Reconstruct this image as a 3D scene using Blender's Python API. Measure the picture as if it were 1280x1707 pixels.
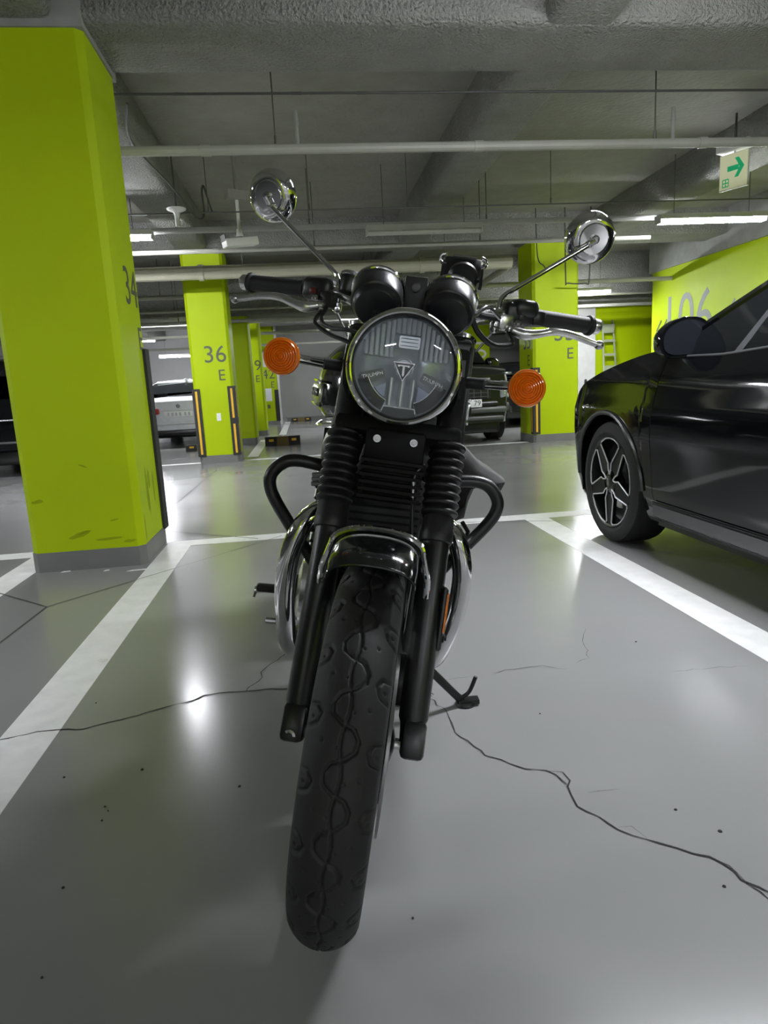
import bpy, math, random
import numpy as np
from mathutils import Vector, Matrix

for _o in list(bpy.data.objects):
    bpy.data.objects.remove(_o, do_unlink=True)
SC = bpy.context.scene
COL = SC.collection
PI = math.pi
RND = random.Random(7)

# ------------------------------------------------------------------ camera
IMG_W, IMG_H, FOCAL = 1280.0, 1707.0, 1120.0
CAM_H = 0.93
_dn = Vector((.054, 1, 212.5 / FOCAL)).normalized()               # world down, in camera axes (x right, y down, z ahead)
_fw = Vector((503 - 640, 648 - 853.5, FOCAL)).normalized()        # along the parking bay
_fw = (_fw - _dn * _dn.dot(_fw)).normalized()
_rt = _fw.cross(-_dn)
CAM_M = Matrix((_rt, _fw, -_dn))                                   # camera axes -> world
cam_data = bpy.data.cameras.new('camera')
cam_data.sensor_fit = 'VERTICAL'
cam_data.sensor_height = 36.0
cam_data.lens = 36.0 * FOCAL / IMG_H
cam_data.clip_start = .02
cam_data.clip_end = 200
cam = bpy.data.objects.new('camera', cam_data)
COL.objects.link(cam)
_r, _u, _b = CAM_M @ Vector((1, 0, 0)), CAM_M @ Vector((0, -1, 0)), CAM_M @ Vector((0, 0, -1))
cam.matrix_world = Matrix(((_r.x, _u.x, _b.x, 0), (_r.y, _u.y, _b.y, 0), (_r.z, _u.z, _b.z, CAM_H), (0, 0, 0, 1)))
SC.camera = cam


def ground(px, py, z=0.0):
    """the spot on the floor that a measured picture point belongs to"""
    d = CAM_M @ Vector((px - 640, py - 853.5, FOCAL))
    t = (z - CAM_H) / d.z
    return Vector((d.x * t, d.y * t, z))


# ------------------------------------------------------------------ world, exposure
world = bpy.data.worlds.new('world')
world.use_nodes = True
world.node_tree.nodes['Background'].inputs[0].default_value = (.55, .58, .52, 1)
world.node_tree.nodes['Background'].inputs[1].default_value = .02
SC.world = world
SC.view_settings.view_transform = 'Standard'
SC.view_settings.look = 'None'
SC.view_settings.exposure = 0.0
SC.view_settings.gamma = 1.0
SC.view_settings.use_curve_mapping = False
LAMP_POWER = 260.0          # emission strength of a lit tube

# ------------------------------------------------------------------ materials
MATS = {}


def mat(name, col, rough=.5, metal=0., coat=0., var=None, bump=None, spec=.5, trans=0., ior=1.5, emit=0., rvar=None, alpha=1.0, scol=None):
    """col linear rgb; var=(scale, amount) mottles it; bump=(scale, strength, distance); rvar=(scale, amount) mottles the gloss"""
    if name in MATS:
        return MATS[name]
    m = bpy.data.materials.new(name)
    m.use_nodes = True
    nt = m.node_tree
    b = nt.nodes['Principled BSDF']
    b.inputs['Base Color'].default_value = (*col, 1)
    b.inputs['Roughness'].default_value = rough
    b.inputs['Metallic'].default_value = metal
    b.inputs['Specular IOR Level'].default_value = spec
    b.inputs['IOR'].default_value = ior
    b.inputs['Coat Weight'].default_value = coat
    b.inputs['Coat Roughness'].default_value = .04
    b.inputs['Transmission Weight'].default_value = trans
    b.inputs['Alpha'].default_value = alpha
    if emit:
        b.inputs['Emission Color'].default_value = (*(scol or col), 1)
        b.inputs['Emission Strength'].default_value = emit
    tc = nt.nodes.new('ShaderNodeTexCoord')
    if var is None and emit == 0 and trans == 0:
        var = (9.0, .06)
    if var:
        n = nt.nodes.new('ShaderNodeTexNoise')
        n.inputs['Scale'].default_value = var[0]
        n.inputs['Detail'].default_value = 5
        nt.links.new(tc.outputs['Object'], n.inputs['Vector'])
        mx = nt.nodes.new('ShaderNodeMix')
        mx.data_type = 'RGBA'
        lo = [max(0, c * (1 - var[1])) for c in col]
        hi = [min(1, c * (1 + var[1])) for c in col]
        mr = nt.nodes.new('ShaderNodeMapRange')
        mr.clamp = False
        mr.inputs[1].default_value, mr.inputs[2].default_value = .25, .75
        nt.links.new(n.outputs['Fac'], mr.inputs[0])
        nt.links.new(mr.outputs[0], mx.inputs[0])
        mx.inputs[6].default_value = (*lo, 1)
        mx.inputs[7].default_value = (*hi, 1)
        nt.links.new(mx.outputs[2], b.inputs['Base Color'])
    if rvar:
        n = nt.nodes.new('ShaderNodeTexNoise')
        n.inputs['Scale'].default_value = rvar[0]
        n.inputs['Detail'].default_value = 4
        nt.links.new(tc.outputs['Object'], n.inputs['Vector'])
        mr = nt.nodes.new('ShaderNodeMapRange')
        mr.clamp = False
        mr.inputs[1].default_value, mr.inputs[2].default_value = .25, .75
        mr.inputs[3].default_value, mr.inputs[4].default_value = rough - rvar[1], rough + rvar[1]
        nt.links.new(n.outputs['Fac'], mr.inputs[0])
        nt.links.new(mr.outputs[0], b.inputs['Roughness'])
    if bump:
        n = nt.nodes.new('ShaderNodeTexNoise')
        n.inputs['Scale'].default_value = bump[0]
        n.inputs['Detail'].default_value = 3
        nt.links.new(tc.outputs['Object'], n.inputs['Vector'])
        bp = nt.nodes.new('ShaderNodeBump')
        bp.inputs['Strength'].default_value = bump[1]
        bp.inputs['Distance'].default_value = bump[2]
        nt.links.new(n.outputs['Fac'], bp.inputs['Height'])
        nt.links.new(bp.outputs[0], b.inputs['Normal'])
    MATS[name] = m
    return m


# ------------------------------------------------------------------ mesh building
class MB:
    """collects shapes, then builds them as ONE mesh object"""

    def __init__(self):
        self.v, self.f = [], []

    def add(self, vs, fs):
        o = len(self.v)
        self.v += [tuple(p) for p in vs]
        self.f += [tuple(i + o for i in f) for f in fs]
        return self

    def box(self, c, s, rot=None):
        x, y, z = s[0] / 2, s[1] / 2, s[2] / 2
        vs = [Vector((a * x, b * y, d * z)) for a in (-1, 1) for b in (-1, 1) for d in (-1, 1)]
        if rot is not None:
            vs = [rot @ p for p in vs]
        c = Vector(c)
        return self.add([p + c for p in vs], [(0, 1, 3, 2), (4, 6, 7, 5), (0, 4, 5, 1), (2, 3, 7, 6), (0, 2, 6, 4), (1, 5, 7, 3)])

    def bar(self, p, q, w, t, up=(0, 0, 1)):
        """box from p to q, w wide sideways, t thick along up"""
        p, q = Vector(p), Vector(q)
        d = (q - p)
        L = d.length
        d.normalize()
        s = d.cross(Vector(up))
        s = s.normalized() if s.length > 1e-6 else Vector((1, 0, 0))
        u = s.cross(d)
        return self.box((p + q) / 2, (L, w, t), Matrix((d, s, u)).transposed())

    def rbox(self, c, s, r=.01, n=3, rot=None):
        """box with rounded vertical-and-horizontal edges (superellipsoid-like rounded box)"""
        sx, sy, sz = [max(1e-5, a / 2 - r) for a in s]
        vs, fs = [], []
        lat = 2 * n
        m = 4 * n
        rows = []
        for i in range(lat + 2):
            if i <= n:
                th, top = -PI / 2 + (PI / 2) * i / n, -1
            else:
                th, top = (PI / 2) * (i - n - 1) / n, 1
            row = []
            for k in range(m + 4):
                qd, j = divmod(k, n + 1)
                ph = PI / 2 * qd + PI / 2 * j / n
                sgx = 1 if qd in (0, 3) else -1
                sgy = 1 if qd in (0, 1) else -1
                row.append(len(vs))
                vs.append(Vector((sgx * sx + r * math.cos(th) * math.cos(ph), sgy * sy + r * math.cos(th) * math.sin(ph), top * sz + r * math.sin(th))))
            rows.append(row)
        for a, b in zip(rows, rows[1:]):
            for k in range(len(a)):
                k2 = (k + 1) % len(a)
                fs.append((a[k], a[k2], b[k2], b[k]))
        fs.append(tuple(reversed(rows[0])))
        fs.append(tuple(rows[-1]))
        if rot is not None:
            vs = [rot @ p for p in vs]
        c = Vector(c)
        return self.add([p + c for p in vs], fs)

    def tube(self, pts, r, n=10, cap=True, closed=False):
        pts = [Vector(p) for p in pts]
        N = len(pts)
        rr = [r] * N if isinstance(r, (int, float)) else list(r)
        rows, vs, fs = [], [], []
        prev = None
        for i, p in enumerate(pts):
            if closed:
                t = pts[(i + 1) % N] - pts[i - 1]
            else:
                t = pts[min(i + 1, N - 1)] - pts[max(i - 1, 0)]
            if t.length < 1e-9:
                t = Vector((0, 0, 1))
            t.normalize()
            if prev is None:
                a = Vector((0, 0, 1)) if abs(t.z) < .9 else Vector((1, 0, 0))
                u = t.cross(a).normalized()
            else:
                u = prev - t * prev.dot(t)
                u = u.normalized() if u.length > 1e-6 else prev
            prev = u
            w = t.cross(u)
            row = []
            for k in range(n):
                a = 2 * PI * k / n
                row.append(len(vs))
                vs.append(p + (u * math.cos(a) + w * math.sin(a)) * rr[i])
            rows.append(row)
        pr = list(zip(rows, rows[1:])) + ([(rows[-1], rows[0])] if closed else [])
        for a, b in pr:
            for k in range(n):
                fs.append((a[k], a[(k + 1) % n], b[(k + 1) % n], b[k]))
        if cap and not closed:
            fs.append(tuple(reversed(rows[0])))
            fs.append(tuple(rows[-1]))
        return self.add(vs, fs)

    def cyl(self, p, q, r, r2=None, n=16):
        return self.tube([p, q], [r, r if r2 is None else r2], n)

    def lathe(self, prof, o=(0, 0, 0), axis=(0, 0, 1), n=32, cap=True, ref=None):
        """prof = [(radius, height along axis)...]"""
        ax = Vector(axis).normalized()
        a = Vector(ref) if ref else (Vector((0, 0, 1)) if abs(ax.z) < .9 else Vector((1, 0, 0)))
        u = (a - ax * a.dot(ax)).normalized()
        w = ax.cross(u)
        o = Vector(o)
        vs, fs, rows = [], [], []
        for r, h in prof:
            if r < 1e-6:
                rows.append([len(vs)] * n)
                vs.append(o + ax * h)
            else:
                row = []
                for k in range(n):
                    t = 2 * PI * k / n
                    row.append(len(vs))
                    vs.append(o + ax * h + (u * math.cos(t) + w * math.sin(t)) * r)
                rows.append(row)
        for A, B in zip(rows, rows[1:]):
            for k in range(n):
                q = [A[k], A[(k + 1) % n], B[(k + 1) % n], B[k]]
                q2 = []
                for i in q:
                    if i not in q2:
                        q2.append(i)
                if len(q2) > 2:
                    fs.append(tuple(q2))
        if cap:
            if rows[0][0] != rows[0][1]:
                fs.append(tuple(reversed(rows[0])))
            if rows[-1][0] != rows[-1][1]:
                fs.append(tuple(rows[-1]))
        return self.add(vs, fs)

    def grid(self, P):
        """P[i][j] points"""
        a, b = len(P), len(P[0])
        vs = [p for row in P for p in row]
        fs = [(i * b + j, i * b + j + 1, (i + 1) * b + j + 1, (i + 1) * b + j) for i in range(a - 1) for j in range(b - 1)]
        return self.add(vs, fs)

    def prism(self, poly, d):
        """polygon (list of 3d points) pushed along vector d"""
        d = Vector(d)
        n = len(poly)
        vs = [Vector(p) for p in poly] + [Vector(p) + d for p in poly]
        fs = [tuple(reversed(range(n))), tuple(range(n, 2 * n))] + [(i, (i + 1) % n, n + (i + 1) % n, n + i) for i in range(n)]
        return self.add(vs, fs)

    def xf(self, fn):
        self.v = [tuple(fn(Vector(p))) for p in self.v]
        return self

    def data(self, name, m, smooth=30):
        me = bpy.data.meshes.new(name)
        me.from_pydata(self.v, [], self.f)
        me.materials.append(m)
        me.validate()
        if smooth:
            import bmesh
            bm = bmesh.new()
            bm.from_mesh(me)
            bmesh.ops.recalc_face_normals(bm, faces=bm.faces)
            lim = math.radians(smooth)
            for f in bm.faces:
                f.smooth = True
            for e in bm.edges:
                if len(e.link_faces) == 2 and e.calc_face_angle(0) > lim:
                    e.smooth = False
            bm.to_mesh(me)
            bm.free()
        return me

    def build(self, name, m, parent=None, smooth=30):
        return obj(name, self.data(name, m, smooth), parent)


def obj(name, me, parent=None):
    o = bpy.data.objects.new(name, me)
    COL.objects.link(o)
    if parent is not None:
        o.parent = parent
    return o


def tag(o, label=None, cat=None, group=None, kind=None):
    if label:
        o['label'] = label
    if cat:
        o['category'] = cat
    if group:
        o['group'] = group
    if kind:
        o['kind'] = kind
    return o


def thing(name, label, cat, loc=(0, 0, 0), rot=(0, 0, 0), group=None, kind=None):
    o = bpy.data.objects.new(name, None)
    o.empty_display_size = .1
    COL.objects.link(o)
    o.location = loc
    o.rotation_euler = rot
    return tag(o, label, cat, group, kind)


def copy_tree(o, parent=None):
    c = o.copy()
    COL.objects.link(c)
    if parent is not None:
        c.parent = parent
    for ch in list(o.children):
        copy_tree(ch, c)
    return c


def text_mesh(name, body, size, m, parent, mw, extrude=.001, space=1.0, sx=1.0):
    """letters as a mesh; mw = matrix placing the text plane (x along the line, y up, z out)"""
    cu = bpy.data.curves.new(name, 'FONT')
    cu.body = body
    cu.size = size
    cu.extrude = extrude
    cu.align_x, cu.align_y = 'CENTER', 'CENTER'
    cu.space_character = space
    cu.resolution_u = 4
    t = bpy.data.objects.new(name, cu)
    COL.objects.link(t)
    dg = bpy.context.evaluated_depsgraph_get()
    me = bpy.data.meshes.new_from_object(t.evaluated_get(dg))
    bpy.data.objects.remove(t, do_unlink=True)
    bpy.data.curves.remove(cu)
    me.transform(mw @ Matrix.Diagonal((sx, 1, 1, 1)))
    me.materials.clear()
    me.materials.append(m)
    return obj(name, me, parent)


def frame_m(o, x, y):
    """4x4 with origin o, x axis, y axis"""
    x = Vector(x).normalized()
    y = Vector(y)
    y = (y - x * y.dot(x)).normalized()
    z = x.cross(y)
    o = Vector(o)
    return Matrix(((x.x, y.x, z.x, o.x), (x.y, y.y, z.y, o.y), (x.z, y.z, z.z, o.z), (0, 0, 0, 1)))


def spline(pts, n=8, closed=False):
    """Catmull-Rom through points"""
    pts = [Vector(p) for p in pts]
    N = len(pts)
    out = []
    segs = N if closed else N - 1
    for i in range(segs):
        if closed:
            a, b, c, d = pts[(i - 1) % N], pts[i], pts[(i + 1) % N], pts[(i + 2) % N]
        else:
            a, b, c, d = pts[max(i - 1, 0)], pts[i], pts[i + 1], pts[min(i + 2, N - 1)]
        for k in range(n):
            t = k / n
            out.append(.5 * ((2 * b) + (c - a) * t + (2 * a - 5 * b + 4 * c - d) * t * t + (3 * b - a - 3 * c + d) * t ** 3))
    if not closed:
        out.append(pts[-1])
    return out

# ================================================================== THE GARAGE
M_FLOOR = mat('floor_epoxy', (.265, .265, .264), .20, var=(.8, .06), rvar=(1.6, .03), bump=(70, .05, .002), spec=.55)
M_LINE = mat('line_paint', (.82, .82, .81), .34, var=(14, .08), rvar=(6, .08), bump=(90, .06, .002))
M_CRACK = mat('crack_dark', (.022, .021, .02), .9)
M_JOINT = mat('joint_dark', (.055, .055, .05), .8)
M_CEIL = mat('ceiling_spray', (.27, .265, .235), .9, var=(5, .1), bump=(26, .5, .02))
M_BEAM = mat('beam_spray', (.28, .28, .258), .9, var=(4, .12), bump=(55, 1.0, .05))
M_CONC = mat('concrete_bare', (.28, .285, .27), .85, var=(6, .15), bump=(40, .15, .01))
M_GREEN = mat('pillar_green', (.39, .52, .0), .55, spec=.2, var=(1.7, .05), rvar=(3, .06), bump=(30, .03, .004))
M_PLINTH = mat('plinth_grey', (.16, .16, .155), .45, var=(5, .1))
M_NUM = mat('number_grey', (.075, .085, .06), .6)
M_NUMLIGHT = mat('number_pale', (.20, .22, .19), .6)
M_WALLGREY = mat('wall_grey', (.33, .33, .325), .7, var=(2, .05))
M_PIPE = mat('pipe_paint', (.36, .36, .315), .45, var=(6, .08))
M_ROD = mat('rod_steel', (.12, .12, .11), .5, metal=.6)
M_RUBBER = mat('guard_rubber', (.018, .018, .018), .7, var=(20, .2))
M_YELLOW = mat('guard_yellow', (.72, .42, .02), .45)
M_WHITEP = mat('white_plastic', (.7, .7, .67), .5)
M_LAMPBODY = mat('lamp_body', (.62, .62, .6), .4)
M_DIFF_OFF = mat('diffuser_dark', (.6, .6, .57), .35)
M_DIFF_ON = mat('diffuser_lit', (.93, .95, 1.0), .4, emit=LAMP_POWER, var=None)

XL, XR, YN, YF = -16.0, 9.0, -8.0, 24.0


def struct(name, mb, m, label=None, parent=None, cat=None, smooth=0):
    o = mb.build(name, m, parent, smooth)
    if parent is None:
        tag(o, label, cat, kind='structure')
    return o


SLAB, SOFF = 3.1, 2.76
floor = struct('floor', MB().box(((XL + XR) / 2, (YN + YF) / 2, -.1), (XR - XL, YF - YN, .2)), M_FLOOR, 'glossy grey epoxy floor of the parking garage')
struct('ceiling', MB().box(((XL + XR) / 2, (YN + YF) / 2, SLAB + .1), (XR - XL, YF - YN, .2)), M_CEIL, 'sprayed olive grey concrete slab overhead')
for nm, c, s, lb in (('wall_left', (XL - .1, (YN + YF) / 2, 1.6), (.2, YF - YN, 3.4), 'far grey wall closing the left side of the garage'),
                     ('wall_front', ((XL + XR) / 2, YN - .1, 1.6), (XR - XL, .2, 3.4), 'grey wall behind the photographer'),
                     ('wall_back', ((XL + XR) / 2, YF + .1, 1.6), (XR - XL, .2, 3.4), 'pale grey end wall far behind the white car')):
    struct(nm, MB().box(c, s), M_WALLGREY, lb)
struct('wall_right', MB().box((XR + .1, (YN + YF) / 2, 1.6), (.2, YF - YN, 3.4)), M_WALLGREY, 'grey outer wall of the garage at the right')


def rbeam(c, s, axis, r=.05):
    """beam with rounded lower edges"""
    cx, cy, cz = c
    half = (s[1] if axis == 'x' else s[0]) / 2
    zt, zb = cz + s[2] / 2, cz - s[2] / 2
    sec = [(-half, zt)]
    for k in range(5):
        a = PI + PI / 2 * k / 4
        sec.append((-half + r + r * math.cos(a), zb + r + r * math.sin(a)))
    for k in range(5):
        a = 1.5 * PI + PI / 2 * k / 4
        sec.append((half - r + r * math.cos(a), zb + r + r * math.sin(a)))
    sec.append((half, zt))
    L = (s[0] if axis == 'x' else s[1])
    if axis == 'x':
        return MB().prism([(cx - L / 2, cy + a, z) for a, z in sec], (L, 0, 0))
    return MB().prism([(cx + a, cy - L / 2, z) for a, z in sec], (0, L, 0))


nb = 0
for yc, w, zb, lb in ((4.12, .60, SOFF, 'rough sprayed concrete beam crossing overhead just past the motorcycle'),
                      (9.6, .60, SOFF, 'rough concrete beam crossing at the pillars 35 and 36'),
                      (12.65, .62, 2.24, 'deep concrete beam hanging low above the second green pillar'),
                      (17.2, .6, 2.5, 'concrete beam crossing near the end wall'),
                      (-1.6, .60, SOFF, 'rough concrete beam crossing behind the photographer')):
    nb += 1
    struct('ceiling_beam_%d' % nb, rbeam(((XL + XR) / 2, yc, (zb + SLAB) / 2), (XR - XL, w, SLAB - zb), 'x'), M_BEAM, lb, smooth=40)
for xc, w, lb in ((1.62, .40, 'long concrete joist running away above the right of the motorcycle'), (-1.28, .42, 'long concrete joist along the row of green pillars'),
                  (-4.6, .40, 'long concrete joist over the dark car'), (4.3, .4, 'long concrete joist beside the lit tube lamp'), (-9, .4, 'long concrete joist far out over the left bays')):
    nb += 1
    struct('ceiling_beam_%d' % nb, rbeam((xc, (YN + YF) / 2, (SOFF + .004 + SLAB) / 2), (w, YF - YN, SLAB - SOFF - .004), 'y'), M_BEAM, lb, smooth=40)

# --- the green wall with the big 106, on the right
WX = 6.1
w106 = struct('wall_right_green', MB().box((WX + .15, 1.76, 1.275), (.3, 19.3, 2.55)), M_GREEN, 'lime green wall with the big grey number 106')
struct('ceiling_beam_11', MB().box((WX + .26, 1.76, (2.55 + SLAB) / 2), (.6, 19.4, SLAB - 2.55)), M_CONC, 'grey concrete beam over the green wall')


def wall106(y, z):
    return frame_m((WX - .002, y, z), (0, -1, 0), (0, 0, 1))


text_mesh('number', '106', 1.06, M_NUMLIGHT, w106, wall106(10.35, 1.69), .001, 1.0, .92)
text_mesh('number', '4', .61, M_NUMLIGHT, w106, wall106(9.2, 1.62), .001, 1.0, .9)
for k in range(2):
    yy = 11.24 - .18 * k
    mb = MB()
    for zz in (1, -1):
        mb.bar((WX - .003, yy, 1.57), (WX - .003, yy - .15, 1.57 + .17 * zz), .035, .003, (1, 0, 0))
    mb.build('chevron', M_NUM, w106, 0)
text_mesh('lettering', 'AE', .13, M_NUMLIGHT, w106, wall106(11.15, 1.16), .001)

# --- walls further back
struct('wall_back_green', MB().box((7.45, 13.45, 1.55), (3.1, .3, 3.1)), M_GREEN, 'shaded green cross wall with a pale ladder against it')
struct('wall_back_white', MB().box((5.55, 13.42, 1.55), (.7, .34, 3.1)), mat('pilaster_white', (.60, .60, .585), .6), 'white wall end between the green pillar and the shaded green wall')
struct('wall_back_pale', MB().box((4.2, 20.5, 1.55), (9.4, .4, 3.1)), M_WALLGREY, 'pale grey end wall with wheel stops along its foot')
struct('baseboard_back', MB().box((4.2, 20.29, .06), (9.4, .03, .12)), M_PLINTH, 'dark band along the foot of the end wall')
struct('wall_back_pilaster', MB().box((-5.9, 23.6, 1.55), (.7, .8, 3.1)), M_WALLGREY, 'pale pilaster behind the white car')

# --- pillars
M_FRAME = None


def guard(parent, x, y, sx, sy, z0, z1, yellow=True, split=False):
    """black rubber corner guard with reflective yellow strips; sx, sy = outward signs"""
    t, L = .018, .085
    mb = MB()
    mb.box((x + sx * t / 2 - sx * L / 2 + sx * .0, y + sy * t / 2, (z0 + z1) / 2), (L + t, t, z1 - z0))
    mb.box((x + sx * t / 2, y - sy * L / 2, (z0 + z1) / 2), (t, L, z1 - z0))
    g = mb.build('corner_guard', M_RUBBER, parent, 0)
    zs = [(z0 + .03, z1 - .03)] if not split else [(z0 + .03, (z0 + z1) / 2 - .04), (z0 / 2 + z1 / 2 + .04, z1 - .03)]
    if yellow:
        for a, b in zs:
            MB().box((x - sx * .035, y + sy * (t + .001), (a + b) / 2), (.028, .003, b - a)).build('yellow_strip', M_YELLOW, g, 0)
            MB().box((x + sx * (t + .001), y - sy * .04, (a + b) / 2), (.003, .028, b - a)).build('yellow_strip', M_YELLOW, g, 0)
    return g


def pillar(x0, x1, y0, y1, label, num=None, guards=(), top=SOFF, paint_top=None, chamf=.0):
    p = thing('pillar', label, 'pillar', ((x0 + x1) / 2, (y0 + y1) / 2, 0), kind='structure')
    cx, cy = (x0 + x1) / 2, (y0 + y1) / 2
    hx, hy = (x1 - x0) / 2, (y1 - y0) / 2
    pt = paint_top or top - .012

    def ring(e):
        c = .035
        return [(-hx - e + c, -hy - e), (hx + e - c, -hy - e), (hx + e, -hy - e + c), (hx + e, hy + e - c), (hx + e - c, hy + e), (-hx - e + c, hy + e), (-hx - e, hy + e - c), (-hx - e, -hy - e + c)]
    MB().prism([(a, b, .11) for a, b in ring(0)], (0, 0, pt - .11)).build('painted_shaft', M_GREEN, p, 0)
    MB().prism([(a, b, 0) for a, b in ring(.004)], (0, 0, .11)).build('plinth', M_PLINTH, p, 0)
    if top > pt:
        MB().prism([(a, b, pt) for a, b in ring(-.003)], (0, 0, top - pt)).build('bare_top', M_CONC, p, 0)
    for sx, sy, z0, z1, ye, sp in guards:
        guard(p, sx * hx, sy * hy, sx, sy, z0, z1, ye, sp)
    for body, size, face, u, z in (num or ()):
        if face == 'front':
            text_mesh('number', body, size, M_NUM, p, frame_m((u, -hy - .001, z), (1, 0, 0), (0, 0, 1)), .001)
        elif face == 'right':
            text_mesh('number', body, size, M_NUM, p, frame_m((hx + .001, u, z), (0, 1, 0), (0, 0, 1)), .001)
        elif face == 'left':
            text_mesh('number', body, size, M_NUM, p, frame_m((-hx - .001, u, z), (0, -1, 0), (0, 0, 1)), .001)
    return p


p34 = pillar(-1.555, -.945, 3.83, 4.42, 'big lime green pillar numbered 34 E with a scuffed grey foot', [('34', .30, 'right', .10, 1.55), ('E', .19, 'right', .20, 1.27)],
             [(1, 1, .1, 1.22, False, False)], top=SOFF - .02, paint_top=SOFF - .03)
MB().box((0, 0, 2.91), (.63, .62, .36)).build('bare_capital', M_CONC, p34, 0)
# scuffs and bare paint spots on the foot of pillar 34
M_SCUFF2 = mat('scuff_soft', (.17, .22, .0), .8, alpha=.13)


def smudge(c, right, up, w, h, seed):
    """ragged lens-shaped rub mark, 1 mm proud of the paint"""
    rn = random.Random(seed)
    c, right, up = Vector(c), Vector(right), Vector(up)
    n = right.cross(up).normalized()
    P = []
    for k in range(18):
        a = 2 * PI * k / 18
        r = rn.uniform(.6, 1.1)
        P.append(c + right * (w / 2 * math.cos(a) * rn.uniform(.85, 1.05)) + up * (h / 2 * math.sin(a) * r))
    MB().prism(P, n * .0008).build('scuff_mark', M_SCUFF2, p34, 0)


for i, (u, z, w, h, a) in enumerate(((-.03, .20, .13, .030, .3), (-.01, .21, .07, .014, .3), (.12, .165, .16, .018, .05), (.23, .145, .07, .018, .1), (-.23, .40, .07, .022, .1), (.03, .58, .05, .012, -.4), (.16, .27, .05, .012, .2))):
    smudge((u, -.2962, z), (math.cos(a), 0, math.sin(a)), (-math.sin(a), 0, math.cos(a)), w, h, i)
for i, (u, z, w, h) in enumerate(((-.08, .40, .05, .30), (-.06, .33, .03, .20), (.09, .40, .04, .20), (-.225, .20, .02, .16), (-.02, .45, .06, .14))):
    smudge((.3058, u, z), (0, 1, 0), (0, 0, 1), w, h, 50 + i)

pillar(-1.43, -.90, 9.3, 9.85, 'lime green pillar numbered 36 E with yellow striped corner guards', [('36', .31, 'front', .06, 1.43), ('E', .205, 'front', .125, 1.16)],
       [(-1, -1, .10, 1.0, True, False), (1, -1, .10, 1.02, True, True)])
pillar(-1.45, -.865, 12.36, 12.95, 'lime green pillar standing just behind pillar 36', None, [], top=2.24)
pillar(-1.4, -.79, 14.5, 15.1, 'shaded lime green pillar numbered 39 E', [('39', .30, 'front', .15, 1.45), ('E', .20, 'front', .2, 1.18)], [])
p42 = pillar(-1.25, -.66, 18.9, 19.4, 'furthest lime green pillar, numbered 42 E, with notices stuck on it', [('42', .36, 'front', .08, 1.36), ('E', .24, 'front', .18, 1.08)], [(1, -1, .1, .95, False, False)])
M_PAPER = mat('notice_paper', (.72, .74, .76), .7)
MB().box((.1, -.252, 1.78), (.30, .004, .42)).build('notice', M_PAPER, p42, 0)
MB().box((.12, -.255, 1.78), (.18, .004, .2)).build('notice_print', mat('notice_lilac', (.45, .42, .72), .7), p42, 0)
MB().box((-.02, -.252, .82), (.30, .004, .34)).build('notice', M_PAPER, p42, 0)
MB().box((-.1, -.255, .85), (.14, .004, .2)).build('notice_print', mat('notice_blue', (.12, .48, .68), .7), p42, 0)
MB().box((.03, -.252, .5), (.07, .004, .1)).build('sticker', M_NUM, p42, 0)
MB().box((.33, .0, 1.35), (.06, .3, 2.7)).build('white_edge_strip', M_WHITEP, p42, 0)
pillar(3.24, 3.90, 9.3, 9.95, 'lime green pillar numbered 35 E behind the left handlebar grip', [('35', .33, 'front', .12, 1.50), ('E', .22, 'front', .20, 1.215), ('35', .33, 'left', -.05, 1.42), ('E', .22, 'left', -.12, 1.15)],
       [(-1, -1, .12, 1.05, True, False)])
p10 = pillar(4.25, 5.0, 17.7, 18.3, 'green pillar with a sideways white number behind the black off-roader', None, [])
text_mesh('number', '10', .56, M_WHITEP, p10, frame_m((0.042, -.302, 1.724), (0, 0, -1), (1, 0, 0)), .001)
pillar(-1.555, -.945, -1.9, -1.3, 'lime green pillar standing behind the photographer', None, [])
pillar(-7.4, -6.8, 9.3, 9.9, 'lime green pillar far off beyond the dark car', None, [])
_ps = MB().box((-1.13, 9.295, .62), (.055, .012, .10)).build('wall_plate', M_WHITEP, None, 0)
tag(_ps, 'small white plate fixed to the front of pillar 36', 'plate')


# --- painted bay lines, joints and cracks on the floor
def quad(pts, z=.0012):
    mb = MB()
    mb.add([(p[0], p[1], z) for p in pts] + [(p[0], p[1], -.002) for p in pts], [(0, 1, 2, 3), (4, 7, 6, 5), (0, 4, 5, 1), (1, 5, 6, 2), (2, 6, 7, 3), (3, 7, 4, 0)])
    return mb


def line(x0, x1, y0, y1):
    return quad([(x0, y0), (x1, y0), (x1, y1), (x0, y1)]).build('parking_line', M_LINE, floor, 0)


LZ = [(-.925, -.765, -1.2, 4.24), (1.405, 1.565, -1.2, 4.24), (-.925, 1.565, 4.24, 4.40), (-1.72, -1.555, -1.0, 4.3), (1.565, 3.9, 4.24, 4.40), (-4.3, -1.60, 4.24, 4.40),
      (-.86, -.70, 9.9, 13.2), (-2.0, -1.43, 9.42, 9.56), (-.90, 3.2, 9.42, 9.56), (1.5, 1.66, 9.56, 14), (-.55, -.40, 14.5, 20.2), (3.74, 3.9, -1.2, 4.24), (-4.3, -4.14, -1.2, 4.24)]
for a in LZ:
    line(*a)


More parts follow.
